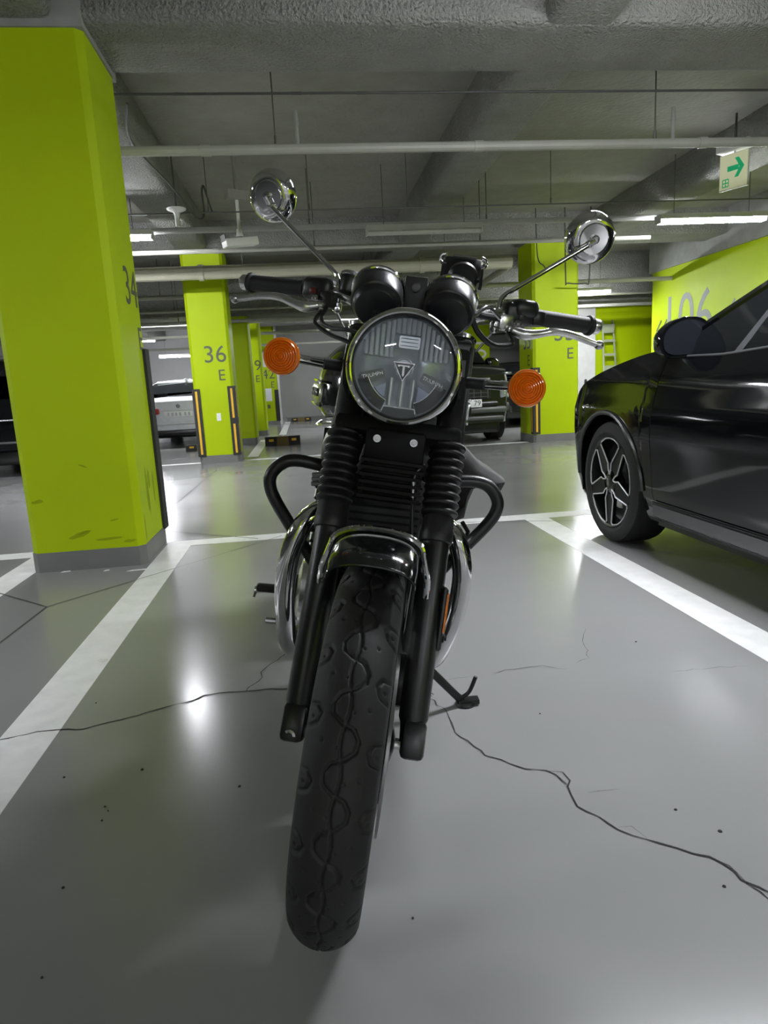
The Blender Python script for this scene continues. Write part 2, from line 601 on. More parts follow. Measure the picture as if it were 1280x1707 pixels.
def ribbon(pts, w, z, seed=0, jit=0.0):
    rn = random.Random(seed)
    P = [Vector((p.x, p.y, z)) for p in pts]
    if jit:
        Q = [P[0]]
        for a, b in zip(P, P[1:]):
            n = max(1, int((b - a).length / .022))
            for k in range(1, n + 1):
                q = a.lerp(b, k / n)
                Q.append(q + Vector((rn.uniform(-jit, jit), rn.uniform(-jit, jit), 0)) if k < n else q)
        P = Q
    vs, fs = [], []
    for i, p in enumerate(P):
        t = P[min(i + 1, len(P) - 1)] - P[max(i - 1, 0)]
        s = Vector((-t.y, t.x, 0)).normalized()
        ww = w * (rn.uniform(.45, 1.3) if jit else 1)
        if i in (0, len(P) - 1) and jit:
            ww *= .3
        vs += [p - s * ww / 2, p + s * ww / 2]
    for i in range(len(P) - 1):
        fs.append((2 * i, 2 * i + 1, 2 * i + 3, 2 * i + 2))
    return MB().add(vs, fs)


def gp(*pts):
    return [ground(*p) for p in pts]


for i, pts in enumerate([gp((-60, 1118), (78, 1012)), gp((-40, 978), (78, 1012)), gp((78, 1012), (300, 945), (470, 893)), gp((281, 886), (430, 898)), gp((278, 852), (362, 783)), gp((700, 872), (960, 868))]):
    ribbon(pts, .006 if i in (2,) else .009, .0016).build('floor_joint', M_JOINT, floor, 0)
CR = [(gp((-40, 1242), (0, 1234), (60, 1221), (100, 1217), (140, 1216), (200, 1201), (260, 1184), (310, 1172), (340, 1160), (365, 1156), (410, 1153), (440, 1150), (478, 1149), (520, 1146)), .0075),
      (gp((410, 1153), (422, 1142), (437, 1130), (435, 1121), (445, 1112), (468, 1096), (482, 1083), (492, 1066)), .006),
      (gp((715, 1165), (738, 1180), (750, 1200), (758, 1222), (790, 1245), (808, 1260), (835, 1267), (862, 1278), (910, 1285), (926, 1292), (946, 1309)), .0045),
      (gp((912, 1286), (938, 1288), (950, 1302), (946, 1312), (952, 1326), (962, 1345), (998, 1362), (1030, 1384), (1074, 1399), (1130, 1415), (1182, 1429), (1204, 1440), (1235, 1468), (1290, 1493)), .0055),
      (gp((1030, 1380), (1052, 1378), (1078, 1398)), .003), (gp((1182, 1429), (1215, 1444), (1245, 1474), (1290, 1508)), .003), (gp((926, 1292), (936, 1303), (946, 1309)), .003),
      (gp((822, 1124), (842, 1117), (880, 1113), (905, 1110), (944, 1116)), .003), (gp((960, 1106), (982, 1098), (972, 1072), (976, 1048)), .0022), (gp((735, 1135), (790, 1128)), .002),
      (gp((1120, 1120), (1190, 1114), (1250, 1110)), .002), (gp((980, 1322), (1032, 1316)), .002)]
for i, (pts, w) in enumerate(CR):
    ribbon(pts, w * .72, .0017, i, .0055).build('floor_crack', M_CRACK, floor, 0)
for i, (px, py, r) in enumerate(((107, 1296, .006), (237, 1283, .007), (399, 1311, .006), (160, 1172, .004), (1200, 1386, .008), (1207, 1478, .006), (1126, 1350, .006), (688, 1531, .004), (175, 1345, .004), (180, 1352, .003), (170, 1368, .004), (900, 1190, .004), (105, 1480, .005), (1060, 1070, .006), (70, 1630, .004))):
    g = ground(px, py)
    r *= .6
    MB().lathe([(r, 0), (r * .8, .002), (0, .003)], (g.x, g.y, 0), n=7).build('floor_speck', M_CRACK, floor, 0)
# white paint left on the floor at the foot of pillar 34
for px, py, L in ((232, 950, .13), (178, 951, .03), (110, 953, .05)):
    g = ground(px, py)
    quad([(g.x - L / 2, g.y - .012), (g.x + L / 2, g.y - .004), (g.x + L * .4, g.y + .014), (g.x - L * .3, g.y + .010)], .0014).build('paint_remnant', M_LINE, floor, 0)


# --- wheel stops
def wheel_stop(x, y, label, w=.58, s=1.0):
    t = thing('wheel_stop', label, 'wheel stop', (x, y, 0), group='rubber wheel stops')
    h, d = .11 * s, .16 * s
    for k in range(3):
        a, b = -w / 2 + w * k / 3 + .002, -w / 2 + w * (k + 1) / 3 - .002
        prof = [(-d / 2, 0), (-d / 2, h * .35), (-d * .28, h), (d * .28, h), (d / 2, h * .35), (d / 2, 0)]
        MB().prism([(a, p, q) for p, q in prof], (b - a, 0, 0)).build('segment', mat('stop_tan', (.16, .11, .035), .7) if k == 1 else M_RUBBER, t, 0)
    for k in (-1, 1):
        MB().box((k * w * .32, -d * .43, h * .62), (w * .13, .01, h * .28), Matrix.Rotation(-.5, 3, 'X')).build('reflector', M_YELLOW, t, 0)
    return t


wheel_stop(-.39, 11.75, 'black rubber wheel stop with yellow reflectors in front of the second green pillar', .60, 1.35)
wheel_stop(-1.72, 11.6, 'black rubber wheel stop half hidden by the guard of pillar 36', .55)
wheel_stop(-.08, 19.9, 'small far wheel stop at the foot of the end wall', .58)
wheel_stop(.95, 19.9, 'small far wheel stop half hidden by the fuel tank', .58)

# ------------------------------------------------------------------ pipes and hangers
M_WIRE = mat('conduit_dark', (.05, .05, .045), .6)


def pipe(label, pts, r, m=M_PIPE, hang=(), joints=(), rod_r=.005):
    t = thing('ceiling_pipe', label, 'pipe', pts[0], group='pipes under the ceiling')
    o = Vector(pts[0])
    P = [Vector(p) - o for p in pts]
    MB().tube(P, r, 12).build('pipe_run', m, t)
    d = (P[-1] - P[0]).normalized()
    for x in hang:
        f = (x - pts[0][0]) / (pts[-1][0] - pts[0][0]) if abs(pts[-1][0] - pts[0][0]) > .01 else (x - pts[0][1]) / (pts[-1][1] - pts[0][1])
        q = P[0].lerp(P[-1], f)
        MB().cyl(q, (q.x, q.y, SLAB - o.z), rod_r, n=6).cyl(q + Vector((0, 0, r * .8)), q + Vector((0, 0, r + .05)), rod_r * 2.0, n=6).build('hanger_rod', M_ROD, t)
    for x in joints:
        f = (x - pts[0][0]) / (pts[-1][0] - pts[0][0])
        q = P[0].lerp(P[-1], f)
        MB().cyl(q - d * .03, q + d * .03, r * 1.18, n=12).build('coupling', m, t)
    return t


pipe('slim dark conduit strung just behind the near beam', [(-6, 4.52, 2.70), (6, 4.52, 2.70)], .0075, M_WIRE, joints=(-.6, .1, .5, 1.0, 1.6))
sp = pipe('pale sprinkler pipe crossing above both mirrors', [(-8, 4.78, 2.47), (7, 4.78, 2.47)], .031, hang=(-.05, 2.55), joints=(-.5, 1.3, 2.9))
for x in (.09, 2.68):
    MB().cyl((x + 8, 0, .02), (x + 8, 0, .14), .014, n=8).cyl((x + 8, 0, .14), (x + 8, 0, .23), .018, .012, 8).build('sprinkler_head', mat('sprinkler_grey', (.25, .25, .23), .5), sp)
pipe('thin wire conduit hung in the middle of the ceiling', [(-8, 6.9, 2.61), (7, 6.9, 2.61)], .007, M_ROD, hang=(-.75, .2, 1.15, 2.6), rod_r=.004)
pipe('grey cable channel that the unlit lamp hangs from', [(-8, 7.3, 2.545), (7, 7.3, 2.545)], .03, mat('channel_grey', (.33, .33, .31), .5), hang=(.2, 2.05, -1.75))
pipe('slim white pipe behind the unlit lamp', [(-8, 7.75, 2.43), (4.1, 7.75, 2.43)], .024, mat('pipe_white', (.42, .42, .38), .4), hang=(2.1, .25), joints=(2.2, -.8))
pipe('thick cream drain pipe ending beside pillar 35', [(-8, 8.7, 2.37), (2.75, 8.7, 2.37)], .082, mat('pipe_cream', (.44, .43, .33), .38), hang=(1.9, -.6), joints=(-1.1, 1.6))
pipe('cream pipe running away from the thick drain pipe', [(2.73, 8.75, 2.33), (2.73, 16.0, 2.2)], .04, mat('pipe_cream', (.44, .43, .33), .38))
for i, (y, z, r, lb) in enumerate(((10.8, 2.38, .035, 'pale pipe crossing beyond pillar 36'), (11.9, 2.30, .022, 'slim pale pipe in front of the low beam'), (12.2, 2.14, .03, 'pale pipe slung under the low beam'),
                                  (14.0, 2.3, .04, 'pale pipe behind the low beam'), (16.0, 2.22, .035, 'far pale pipe above the white car'), (18.2, 2.1, .03, 'furthest slim pipe near the end wall'))):
    pipe(lb, [(-12, y, z), (8, y, z)], r, hang=(-2, 1.2, 4))
# power cable drooping by the left joist
cb = spline([(-.95, 4.75, 2.74), (-1.06, 5.3, 2.70), (-.98, 6.2, 2.68), (-.92, 6.75, 2.64), (-.86, 6.9, 2.56), (-.80, 6.95, 2.60), (-.80, 6.95, 2.80), (-.78, 6.95, 2.86), (-.75, 6.95, 2.74), (-.72, 6.95, 2.62)], 6)
tag(MB().tube(cb, .009, 6).build('power_cable', M_WIRE), 'black cable drooping in a loop beside the green pillar 34', 'cable')
cb = spline([(3.22, 9.1, 3.1), (3.24, 9.1, 2.5), (3.32, 9.1, 2.38), (3.36, 9.1, 2.33)], 5)
tag(MB().tube(cb, .008, 6).build('power_cable', M_WIRE), 'short black cable at the head of pillar 35', 'cable')
cb = spline([(3.62, 9.1, 3.1), (3.63, 9.1, 2.2), (3.66, 9.1, 2.14), (3.9, 9.1, 2.13), (3.96, 9.1, 2.2), (3.98, 9.1, 3.1)], 5)
tag(MB().tube(cb, .009, 6).build('conduit_loop', M_WIRE), 'dark conduit loop in front of pillar 35 under the mirror', 'conduit')


# ------------------------------------------------------------------ tube lamps
def lamp(x, y, z, lit, label, L=1.2):
    t = thing('tube_lamp', label, 'lamp', (x, y, z), group='ceiling tube lamps')
    MB().box((0, 0, .038), (L, .135, .05)).build('housing', M_LAMPBODY, t, 0)
    prof = [(-.045, .012), (-.055, -.004), (-.04, -.022), (.04, -.022), (.055, -.004), (.045, .012)]
    MB().prism([(-L / 2 + .015, a, b) for a, b in prof], (L - .03, 0, 0)).build('diffuser', M_DIFF_ON if lit else M_DIFF_OFF, t, 0)
    for s in (-1, 1):
        MB().box((s * (L / 2 - .006), 0, .012), (.014, .115, .075)).build('end_cap', M_LAMPBODY, t, 0)
        MB().cyl((s * L * .35, 0, .055), (s * L * .35, 0, SLAB - z), .004, n=6).build('hanger_rod', M_ROD, t)
    return t


LAMPS = [(-1.93, 7.15, 2.46, 1, 'lit tube lamp peeping out behind the green pillar 34'), (1.37, 7.22, 2.455, 0, 'unlit tube lamp hanging above the instruments'),
         (4.42, 7.07, 2.45, 1, 'long lit tube lamp near the green exit sign'), (4.78, 11.5, 2.30, 1, 'lit tube lamp above the shaded green wall'),
         (-4.5, 19.7, 2.45, 1, 'lit tube lamp far away above the white car'), (-3.40, 20.5, 2.046, 1, 'furthest lit tube lamp, low beside pillar 36'), (-9.6, 18.5, 2.0, 1, 'lit lamp at the far edge over the dark car'),
         (-4.7, 2.2, 2.46, 1, 'lit tube lamp over the bays beyond the white line'), (4.6, .9, 2.46, 0, 'unlit tube lamp beyond the black sedan'), (4.4, -5.2, 2.46, 1, 'lit tube lamp behind the photographer, nearer the sedan'), (1.2, -6.2, 2.46, 1, 'lit tube lamp far behind the photographer'), (-2.4, -6.2, 2.46, 1, 'lit tube lamp far behind the photographer, nearer the dark bays'),
         (-7.0, 7.15, 2.46, 1, 'lit tube lamp over the far bays'), (1.6, 15.9, 2.46, 1, 'lit tube lamp over the black off-roader'),
         (1.68, 2.2, 2.46, 1, 'lit tube lamp right above the bay of the motorcycle'),
         (-2.6, 13.6, 2.46, 1, 'lit tube lamp right above the white car')]
for x, y, z, lit, lb in LAMPS:
    lamp(x, y, z, lit, lb)

# ------------------------------------------------------------------ exit sign, camera, bracket
ex = thing('exit_sign', 'green arrow exit sign hanging from the ceiling above the black sedan', 'sign', (3.94, 6.0, 2.63), (0, 0, -1.12))
M_SIGN = mat('sign_panel', (.62, .60, .42), .35, emit=.30, scol=(.8, .85, .5), var=None)
M_SIGNG = mat('sign_green', (.01, .42, .16), .4, emit=.25, scol=(.02, .5, .2), var=None)
MB().box((0, .02, 0), (.32, .035, .285)).build('panel', M_SIGN, ex, 0)
MB().box((0, .02, 0), (.335, .022, .30)).build('rim', M_WHITEP, ex, 0)
ar = MB()
ar.bar((-.09, -.001, -.01), (.05, -.001, -.01), .05, .004, (0, 1, 0))
ar.add([], [])
a2 = [(.0, .095), (.045, .095), (.115, .0), (.045, -.095), (.0, -.095), (.06, 0)]
ar.prism([(u, -.003, w - .01) for u, w in a2], (0, .004, 0))
ar.xf(lambda p: Vector((p.x * .95 + .02, p.y, p.z * .85 + .03))).build('arrow', M_SIGNG, ex, 0)
gl = MB()
for x0, z0, x1, z1 in ((-.12, -.06, -.05, -.06), (-.12, -.06, -.12, -.12), (-.05, -.06, -.05, -.12), (-.12, -.12, -.05, -.12), (-.085, -.06, -.085, -.12), (-.12, -.09, -.05, -.09)):
    gl.bar((x0, 0, z0), (x1, 0, z1), .008, .004, (0, 1, 0))
gl.build('glyph', M_SIGNG, ex, 0)
MB().rbox((0, .02, .20), (.38, .12, .07), .012, 2).build('mounting_box', M_WHITEP, ex)
MB().cyl((0, .02, .15), (0, .02, .18), .012, n=8).build('hinge', M_WHITEP, ex)
MB().cyl((0, .02, .23), (0, .02, SLAB - 2.63), .012, n=8).build('drop_pipe', M_ROD, ex)
ex.scale = (.78, 1, 1)

sc_ = thing('security_camera', 'white box security camera on a drop arm beside the mirror', 'camera', (-.47, 6.9, 2.36), (0, 0, .5))
MB().rbox((.0, .02, -.02), (.34, .12, .075), .012, 2, Matrix.Rotation(-.14, 3, 'Y')).build('housing', M_WHITEP, sc_)
MB().box((-.17, .02, .003), (.01, .1, .06), Matrix.Rotation(-.14, 3, 'Y')).build('front_glass', M_WIRE, sc_)
MB().cyl((.0, .02, .03), (.0, .02, .10), .035, .025, 10).cyl((0, .02, .1), (0, .02, .36), .016, n=10).build('drop_arm', M_WHITEP, sc_)
MB().box((.0, .02, .40), (.2, .1, .08)).cyl((0, .02, .4), (0, .02, SLAB - 2.36), .02, n=8).build('junction_box', M_CEIL, sc_)
br = thing('ceiling_speaker', 'white trumpet shaped speaker hanging beside the green pillar 34', 'speaker', (-1.02, 6.75, 2.55))
MB().lathe([(.02, -.09), (.022, .0), (.03, .03), (.085, .055), (.09, .065), (0, .066)], n=16).build('horn', M_WHITEP, br)
MB().cyl((0, 0, .06), (0, 0, SLAB - 2.55), .008, n=6).build('drop_rod', M_ROD, br)

# ladder against the shaded green wall, posts beside it
ld = thing('ladder', 'pale aluminium step ladder leaning on the shaded green wall', 'ladder', (6.15, 13.0, 0))
M_ALU = mat('ladder_alu', (.36, .40, .26), .45)
for s in (-1, 1):
    MB().bar((s * .15, 0, 0), (s * .105, .25, 1.95), .03, .02).build('rail', M_ALU, ld, 0)
for k in range(7):
    z = .2 + .27 * k
    MB().box((0, .25 * z / 1.95, z), (.26, .05, .05 if k % 3 else .11)).build('rung', M_ALU, ld, 0)
MB().bar((.0, .17, 1.70), (0, .25, 1.85), .2, .02).build('top_step', M_ALU, ld, 0)
for x, lb in ((5.42, 'dark post by the white wall end, nearer pillar 35'), (5.62, 'dark post by the white wall end, nearer the ladder')):
    pt = thing('bollard', lb, 'post', (x, 12.6, 0), group='dark posts')
    MB().cyl((0, 0, 0), (0, 0, .80), .025, n=10).lathe([(.025, .8), (.02, .82), (0, .83)], n=10).build('tube', M_RUBBER, pt)
    MB().lathe([(.09, 0), (.09, .015), (.03, .03)], n=16).build('foot_plate', M_RUBBER, pt)

# ================================================================== THE MOTORCYCLE
# local axes: x ahead, y to the rider's left, z up; the front tyre stands at the origin
M_BLACK = mat('black_paint', (.006, .007, .007), .12, coat=.6, var=None)
M_SATIN = mat('black_satin', (.009, .009, .0095), .36, var=(30, .15))
M_MATTE = mat('black_matte', (.006, .006, .0065), .55, var=(30, .2))
M_RUB = mat('black_rubber', (.008, .008, .0085), .58, var=(40, .2), bump=(200, .1, .001))
M_TYRE = mat('tyre_rubber', (.009, .009, .009), .66, var=(25, .25), bump=(300, .08, .001))
M_DULL = mat('black_dull', (.005, .005, .005), .6, spec=.2, var=None)
M_CHROME = mat('chrome', (.78, .78, .79), .05, metal=1, var=None)
M_CHROME2 = mat('chrome_dull', (.55, .55, .56), .22, metal=1, var=(20, .1))
M_ALUM = mat('cast_aluminium', (.70, .70, .69), .27, metal=1, var=(30, .08))
M_GAITER = mat('gaiter_rubber', (.007, .007, .0075), .5)
M_AMBER = mat('amber_lens', (.86, .19, .006), .10, coat=.6, var=None, spec=.6)
M_REFL = mat('amber_reflector', (.75, .2, .01), .2, var=(60, .3))
M_REFLECTOR = mat('lamp_reflector', (.74, .77, .82), .12, metal=.6, var=None)
M_GREYPL = mat('lamp_grey', (.075, .078, .082), .3, var=None)
M_SMOKE = mat('lamp_smoke', (.035, .036, .04), .22, var=None)
M_LEATHER = mat('bag_leather', (.006, .0055, .0042), .55, spec=.2, var=(18, .25), bump=(60, .25, .003))
M_DISC = mat('brake_disc', (.42, .42, .42), .3, metal=1, var=(40, .1))
M_MIRROR = mat('mirror_glass', (.85, .86, .87), .02, metal=1, var=None)
M_GAUGE = mat('gauge_black', (.012, .012, .014), .33, var=None)


def lens_mat(name, tint=(1, 1, 1), gloss=.05):
    if name in MATS:
        return MATS[name]
    m = bpy.data.materials.new(name)
    m.use_nodes = True
    nt = m.node_tree
    nt.nodes.clear()
    out = nt.nodes.new('ShaderNodeOutputMaterial')
    tr = nt.nodes.new('ShaderNodeBsdfTransparent')
    tr.inputs[0].default_value = (*tint, 1)
    gl = nt.nodes.new('ShaderNodeBsdfGlossy')
    gl.inputs['Roughness'].default_value = gloss
    lw = nt.nodes.new('ShaderNodeLayerWeight')
    pw = nt.nodes.new('ShaderNodeMath')
    pw.operation = 'POWER'
    pw.inputs[1].default_value = 4.0
    nt.links.new(lw.outputs['Facing'], pw.inputs[0])
    fr = nt.nodes.new('ShaderNodeMath')
    fr.operation = 'MULTIPLY_ADD'
    fr.inputs[1].default_value = .9
    fr.inputs[2].default_value = .05
    nt.links.new(pw.outputs[0], fr.inputs[0])
    mx = nt.nodes.new('ShaderNodeMixShader')
    nt.links.new(fr.outputs[0], mx.inputs[0])
    nt.links.new(tr.outputs[0], mx.inputs[1])
    nt.links.new(gl.outputs[0], mx.inputs[2])
    nt.links.new(mx.outputs[0], out.inputs[0])
    MATS[name] = m
    return m


M_LENS = lens_mat('headlight_lens', (.93, .95, .97), .03)

LEAN, YAW = .181, -.184
bike = thing('motorcycle', 'black retro motorcycle with round headlight and chrome mirrors, leaning on its side stand', 'motorcycle', (-.013, 1.114, 0), (-LEAN, 0, YAW - PI / 2))
BIKE_M = Matrix.Translation((-.013, 1.114, 0)) @ Matrix.Rotation(YAW - PI / 2, 4, 'Z') @ Matrix.Rotation(-LEAN, 4, 'X')
TH = math.radians(7.0)


def RF(p):
    """the frame behind the turned fork"""
    x, y = p.x + .25, p.y
    return Vector((-.25 + x * math.cos(TH) - y * math.sin(TH), x * math.sin(TH) + y * math.cos(TH), p.z))


def FX(z):
    return .012 - .477 * (z - .32)


def fk(y, z):
    return Vector((FX(z), y, z))


FD = Vector((-.4305, 0, .9026))
R_T = .322


# ---- tyres with cut tread
def tyre_mesh(name, R, half, nper, steps=40, tread=True):
    P = 2 * PI * R / nper
    rc = half * 1.10
    tt = np.linspace(-half * .93, half * .93, 57)
    drop = rc - np.sqrt(np.maximum(rc ** 2 - tt ** 2, 0))
    e = half * .93
    ed = drop[-1]
    side = [(half * .99, ed + .010), (half * 1.0, ed + .020), (half * .97, ed + .034), (half * .86, ed + .050), (half * .74, ed + .058)]
    T = np.concatenate([[-a for a, _ in side[::-1]], tt, [a for a, _ in side]])
    D = np.concatenate([[d for _, d in side[::-1]], drop, [d for _, d in side]])
    ns = nper * steps
    S = np.arange(ns) * (2 * PI * R / ns)
    ss, t2 = np.meshgrid(S, T, indexing='ij')
    depth = np.zeros_like(ss)
    if tread:
        u = half / .055
        lines = []
        lb = [(.002, 0), (-.012, .006), (-.020, .020), (-.018, .034), (-.004, .046)]
        us = [(-.062, .018), (-.040, .023), (-.034, .034), (-.039, .048), (-.062, .062)]
        for off, sg in ((0, 1), (.5, -1)):
            for pl in (lb, us):
                lines.append([(sg * a * u, (b / .092 + off) * P) for a, b in pl])
        dmin = np.full_like(ss, 1.0)
        sm = np.mod(ss, P)
        for pl in lines:
            for (a0, b0), (a1, b1) in zip(pl, pl[1:]):
                for sh in (-P, 0, P):
                    ax_, ay_ = a0, b0 + sh
                    dx, dy = a1 - a0, b1 - b0
                    k = np.clip(((t2 - ax_) * dx + (sm - ay_) * dy) / (dx * dx + dy * dy), 0, 1)
                    dmin = np.minimum(dmin, np.hypot(t2 - ax_ - k * dx, sm - ay_ - k * dy))
        wav = np.abs(t2 - .0035 * np.sin(2 * PI * ss / P))
        dmin = np.minimum(dmin, wav + .0004)
        for a, b in ((-.045, .04), (.045, .086), (.008, .03), (-.008, .076), (-.028, .07), (.028, .024)):
            for sh in (-P, 0, P):
                dmin = np.minimum(dmin, np.hypot(t2 - a * u, sm - b / .092 * P - sh) + .0007)
        depth = .0042 * np.clip((.0030 - dmin) / .0014, 0, 1)
        depth[np.abs(t2) > half * .96] = 0
    rad = R - D[None, :] - depth
    ang = ss / R
    V = np.stack([rad * np.sin(ang), t2 * np.ones_like(ang), rad * np.cos(ang)], -1).reshape(-1, 3)
    nt_ = len(T)
    i = np.arange(ns)[:, None]
    j = np.arange(nt_ - 1)[None, :]
    i2 = (i + 1) % ns
    F = np.stack([i * nt_ + j, i * nt_ + j + 1, i2 * nt_ + j + 1, i2 * nt_ + j], -1).reshape(-1, 4)
    me = bpy.data.meshes.new(name)
    me.from_pydata(V.tolist(), [], F.tolist())
    me.materials.append(M_TYRE)
    me.shade_smooth()
    return me


o = obj('front_tyre', tyre_mesh('front_tyre', R_T, .056, 22), bike)
o.location = (0, 0, R_T)


def wheel_hardware(cx, R, nm, xf=lambda p: p, disc=1):
    c = Vector((cx, 0, R))
    Y = (0, 1, 0)
    rr = R - .090
    rim = MB().lathe([(rr, -.036), (rr + .013, -.041), (rr + .014, -.036), (rr + .004, -.028), (rr - .008, -.012), (rr - .010, 0), (rr - .008, .012), (rr + .004, .028), (rr + .014, .036), (rr + .013, .041), (rr, .036), (rr - .014, .012), (rr - .016, 0), (rr - .014, -.012), (rr, -.036)], c, Y, 64, cap=False).xf(xf).build(nm + '_rim', M_CHROME2, bike)
    sp = MB().tube([(0, 0, 0), (0, 0, 1)], .0016, 5)
    for k in range(36):
        a = 2 * PI * k / 36
        s = 1 if k % 2 else -1
        b = a + (.55 if (k // 2) % 2 else -.55)
        p = c + Vector((.038 * math.sin(b), s * .038, .038 * math.cos(b)))
        q = c + Vector(((rr - .012) * math.sin(a), s * .006, (rr - .012) * math.cos(a)))
        MB().tube([p, q], .0017, 5).xf(xf).build('spoke', M_CHROME2, rim)
    MB().lathe([(.012, -.07), (.03, -.068), (.045, -.05), (.046, -.035), (.03, -.025), (.028, .025), (.046, .035), (.048, .052), (.03, .07), (.012, .075)], c, Y, 24).xf(xf).build('hub', M_SATIN, rim)
    if disc:
        d = MB().lathe([(.10, disc * .060), (.155, disc * .060), (.155, disc * .065), (.10, disc * .065), (.10, disc * .060)], c, Y, 56, cap=False)
        dd = d.xf(xf).build(nm + '_brake_disc', M_DISC, bike)
        MB().lathe([(.05, disc * .055), (.102, disc * .059), (.102, disc * .064), (.05, disc * .068)], c, Y, 24).xf(xf).build('disc_carrier', M_SATIN, dd)
    return rim


wheel_hardware(0, R_T, 'front', disc=1)
MB().cyl((0, -.118, R_T), (0, .118, R_T), .010, n=12).build('front_axle', M_ALUM, bike)
MB().lathe([(0, 0), (.011, 0), (.011, .012), (.006, .013), (.006, .009), (0, .009)], (.024, -.106, R_T + .006), (1, -.15, 0), 12).build('axle_nut', M_CHROME2, bike)

# ---- fork
for s in (-1, 1):
    y = .102 * s
    leg = MB()
    leg.tube([fk(y, .335), fk(y, .36), fk(y, .37), fk(y, .66)], [.020, .022, .0265, .0265], 20)
    sl = leg.build('fork_slider', M_SATIN, bike)
    bt = MB().rbox(fk(y, .322) + Vector((-.006, .004 * s, .016)), (.050, .042, .066), .009, 2, Matrix.Rotation(-.44, 3, 'Y'))
    bt.build('axle_clamp', M_SATIN, sl)
    g = [(.028, -.052), (.0305, -.050), (.0315, -.045), (.0315, -.028), (.0300, -.024), (.0300, -.006)]
    for k in range(9):
        h = k * .0166
        g += [(.0275, h), (.0345, h + .0045), (.0362, h + .008), (.0345, h + .0115)]
    g += [(.0275, 9 * .0166), (.030, .152), (.030, .172), (.027, .174)]
    MB().lathe(g, fk(y, .705), FD, 28).build('fork_gaiter', M_GAITER, bike)
    MB().tube([fk(y, .85), fk(y, 1.04)], .0285, 20).build('fork_tube', M_SATIN, bike)
    MB().lathe([(.0, .0), (.029, 0), (.031, .006), (.025, .012), (0, .013)], fk(y, 1.04), FD, 20).build('fork_cap', M_CHROME2, bike)
    # headlight ear
    e = MB().prism([fk(y - .004 * s, .90) + Vector((.03, .0, 0)), fk(y - .004 * s, 1.0) + Vector((.03, 0, 0)), Vector((-.15, y + .0 * s, 1.0)), Vector((-.12, y + .0 * s, .97)), Vector((-.15, y + .0 * s, .93))], (0, .006 * s, 0))
    e.build('headlight_bracket', M_SATIN, bike, 0)
MB().rbox((FX(.845) - .01, 0, .845), (.085, .25, .036), .012, 2, Matrix.Rotation(-.445, 3, 'Y')).build('lower_yoke', M_DULL, bike)
MB().rbox((FX(1.02) - .01, 0, 1.02), (.085, .25, .030), .012, 2, Matrix.Rotation(-.445, 3, 'Y')).build('upper_yoke', M_SATIN, bike)
yk = MB().rbox((-.198, 0, .825), (.02, .115, .062), .006, 2)
for k in range(6):
    yk.box((-.186, 0, .797 - k * .014), (.03, .12, .006))
yk.rbox((-.215, 0, .765), (.05, .11, .10), .01, 2)
yo = yk.build('horn_bracket', M_DULL, bike)
for s in (-1, 1):
    MB().lathe([(0, .006), (.0035, .006), (.004, .008), (.0075, .008), (.008, .006), (.008, 0)], (-.188, .035 * s, .838), (1, 0, 0), 14).build('bolt', M_CHROME, yo)
MB().tube(spline([(-.19, .06, .80), (-.18, .045, .775), (-.18, .048, .73), (-.19, .055, .65)], 6), .004, 8).build('brake_hose', M_SATIN, bike)
MB().cyl((-.18, .0445, .772), (-.179, .0475, .735), .0052, n=10).build('hose_ferrule', M_CHROME2, bike)
# brake caliper, reflector plate on the left fork leg
MB().rbox((-.095, .080, .40), (.055, .042, .10), .012, 2, Matrix.Rotation(-.44, 3, 'Y')).build('brake_caliper', M_SATIN, bike)
MB().cyl((-.10, .105, .56), (-.10, .13, .56), .012, n=10).build('reflector_mount', M_SATIN, bike)
rf = MB().rbox((-.085, .130, .535), (.03, .010, .115), .003, 1, Matrix.Rotation(-.2, 3, 'Y')).build('side_reflector', M_SATIN, bike)
MB().box((-.083, .1355, .548), (.024, .004, .07), Matrix.Rotation(-.2, 3, 'Y')).build('amber_strip', M_REFL, rf)
MB().lathe([(.008, 0), (.008, .008), (.004, .009), (.004, .012), (0, .012)], (-.08, .132, .50), (.2, 1, 0), 10).build('reflector_bolt', M_SATIN, rf)

# ---- front mudguard and its chrome hoop
RFN = .366
rows = []
for i in range(41):
    a = math.radians(18 - 95 * i / 40)
    row = []
    edge = max(0, 1 - i / 2.0)
    for j in range(25):
        t = -1 + 2 * j / 24
        w = .071 * (1 - .04 * edge)
        yy = w * math.sin(t * PI / 2 * .98)
        dr = .030 * (1 - math.cos(t * PI / 2 * .98)) ** 1.15 + .004 * (abs(t) > .93)
        lip = .006 * max(0, 1 - i / 1.5)
        r = RFN + .010 - dr - lip
        row.append(Vector((r * math.sin(a), yy, R_T + r * math.cos(a))))
    rows.append(row)
inner = [[Vector((p.x * .993, p.y * .97, R_T + (p.z - R_T) * .993)) for p in r] for r in rows]
mb = MB().grid(rows).grid([list(reversed(r)) for r in inner])
nA, nB = 41, 25
off = nA * nB
for i in range(nA - 1):
    for j in (0, nB - 1):
        jj = nB - 1 - j
        mb.f.append((i * nB + j, (i + 1) * nB + j, off + (i + 1) * nB + jj, off + i * nB + jj))
for j in range(nB - 1):
    for i in (0, nA - 1):
        mb.f.append((i * nB + j, i * nB + j + 1, off + i * nB + nB - 2 - j, off + i * nB + nB - 1 - j))
fen = mb.build('front_mudguard', M_BLACK, bike, 50)
MB().tube([p + Vector((.001, 0, -.001)) for p in rows[0]], .0028, 8).build('rolled_edge', M_BLACK, fen)


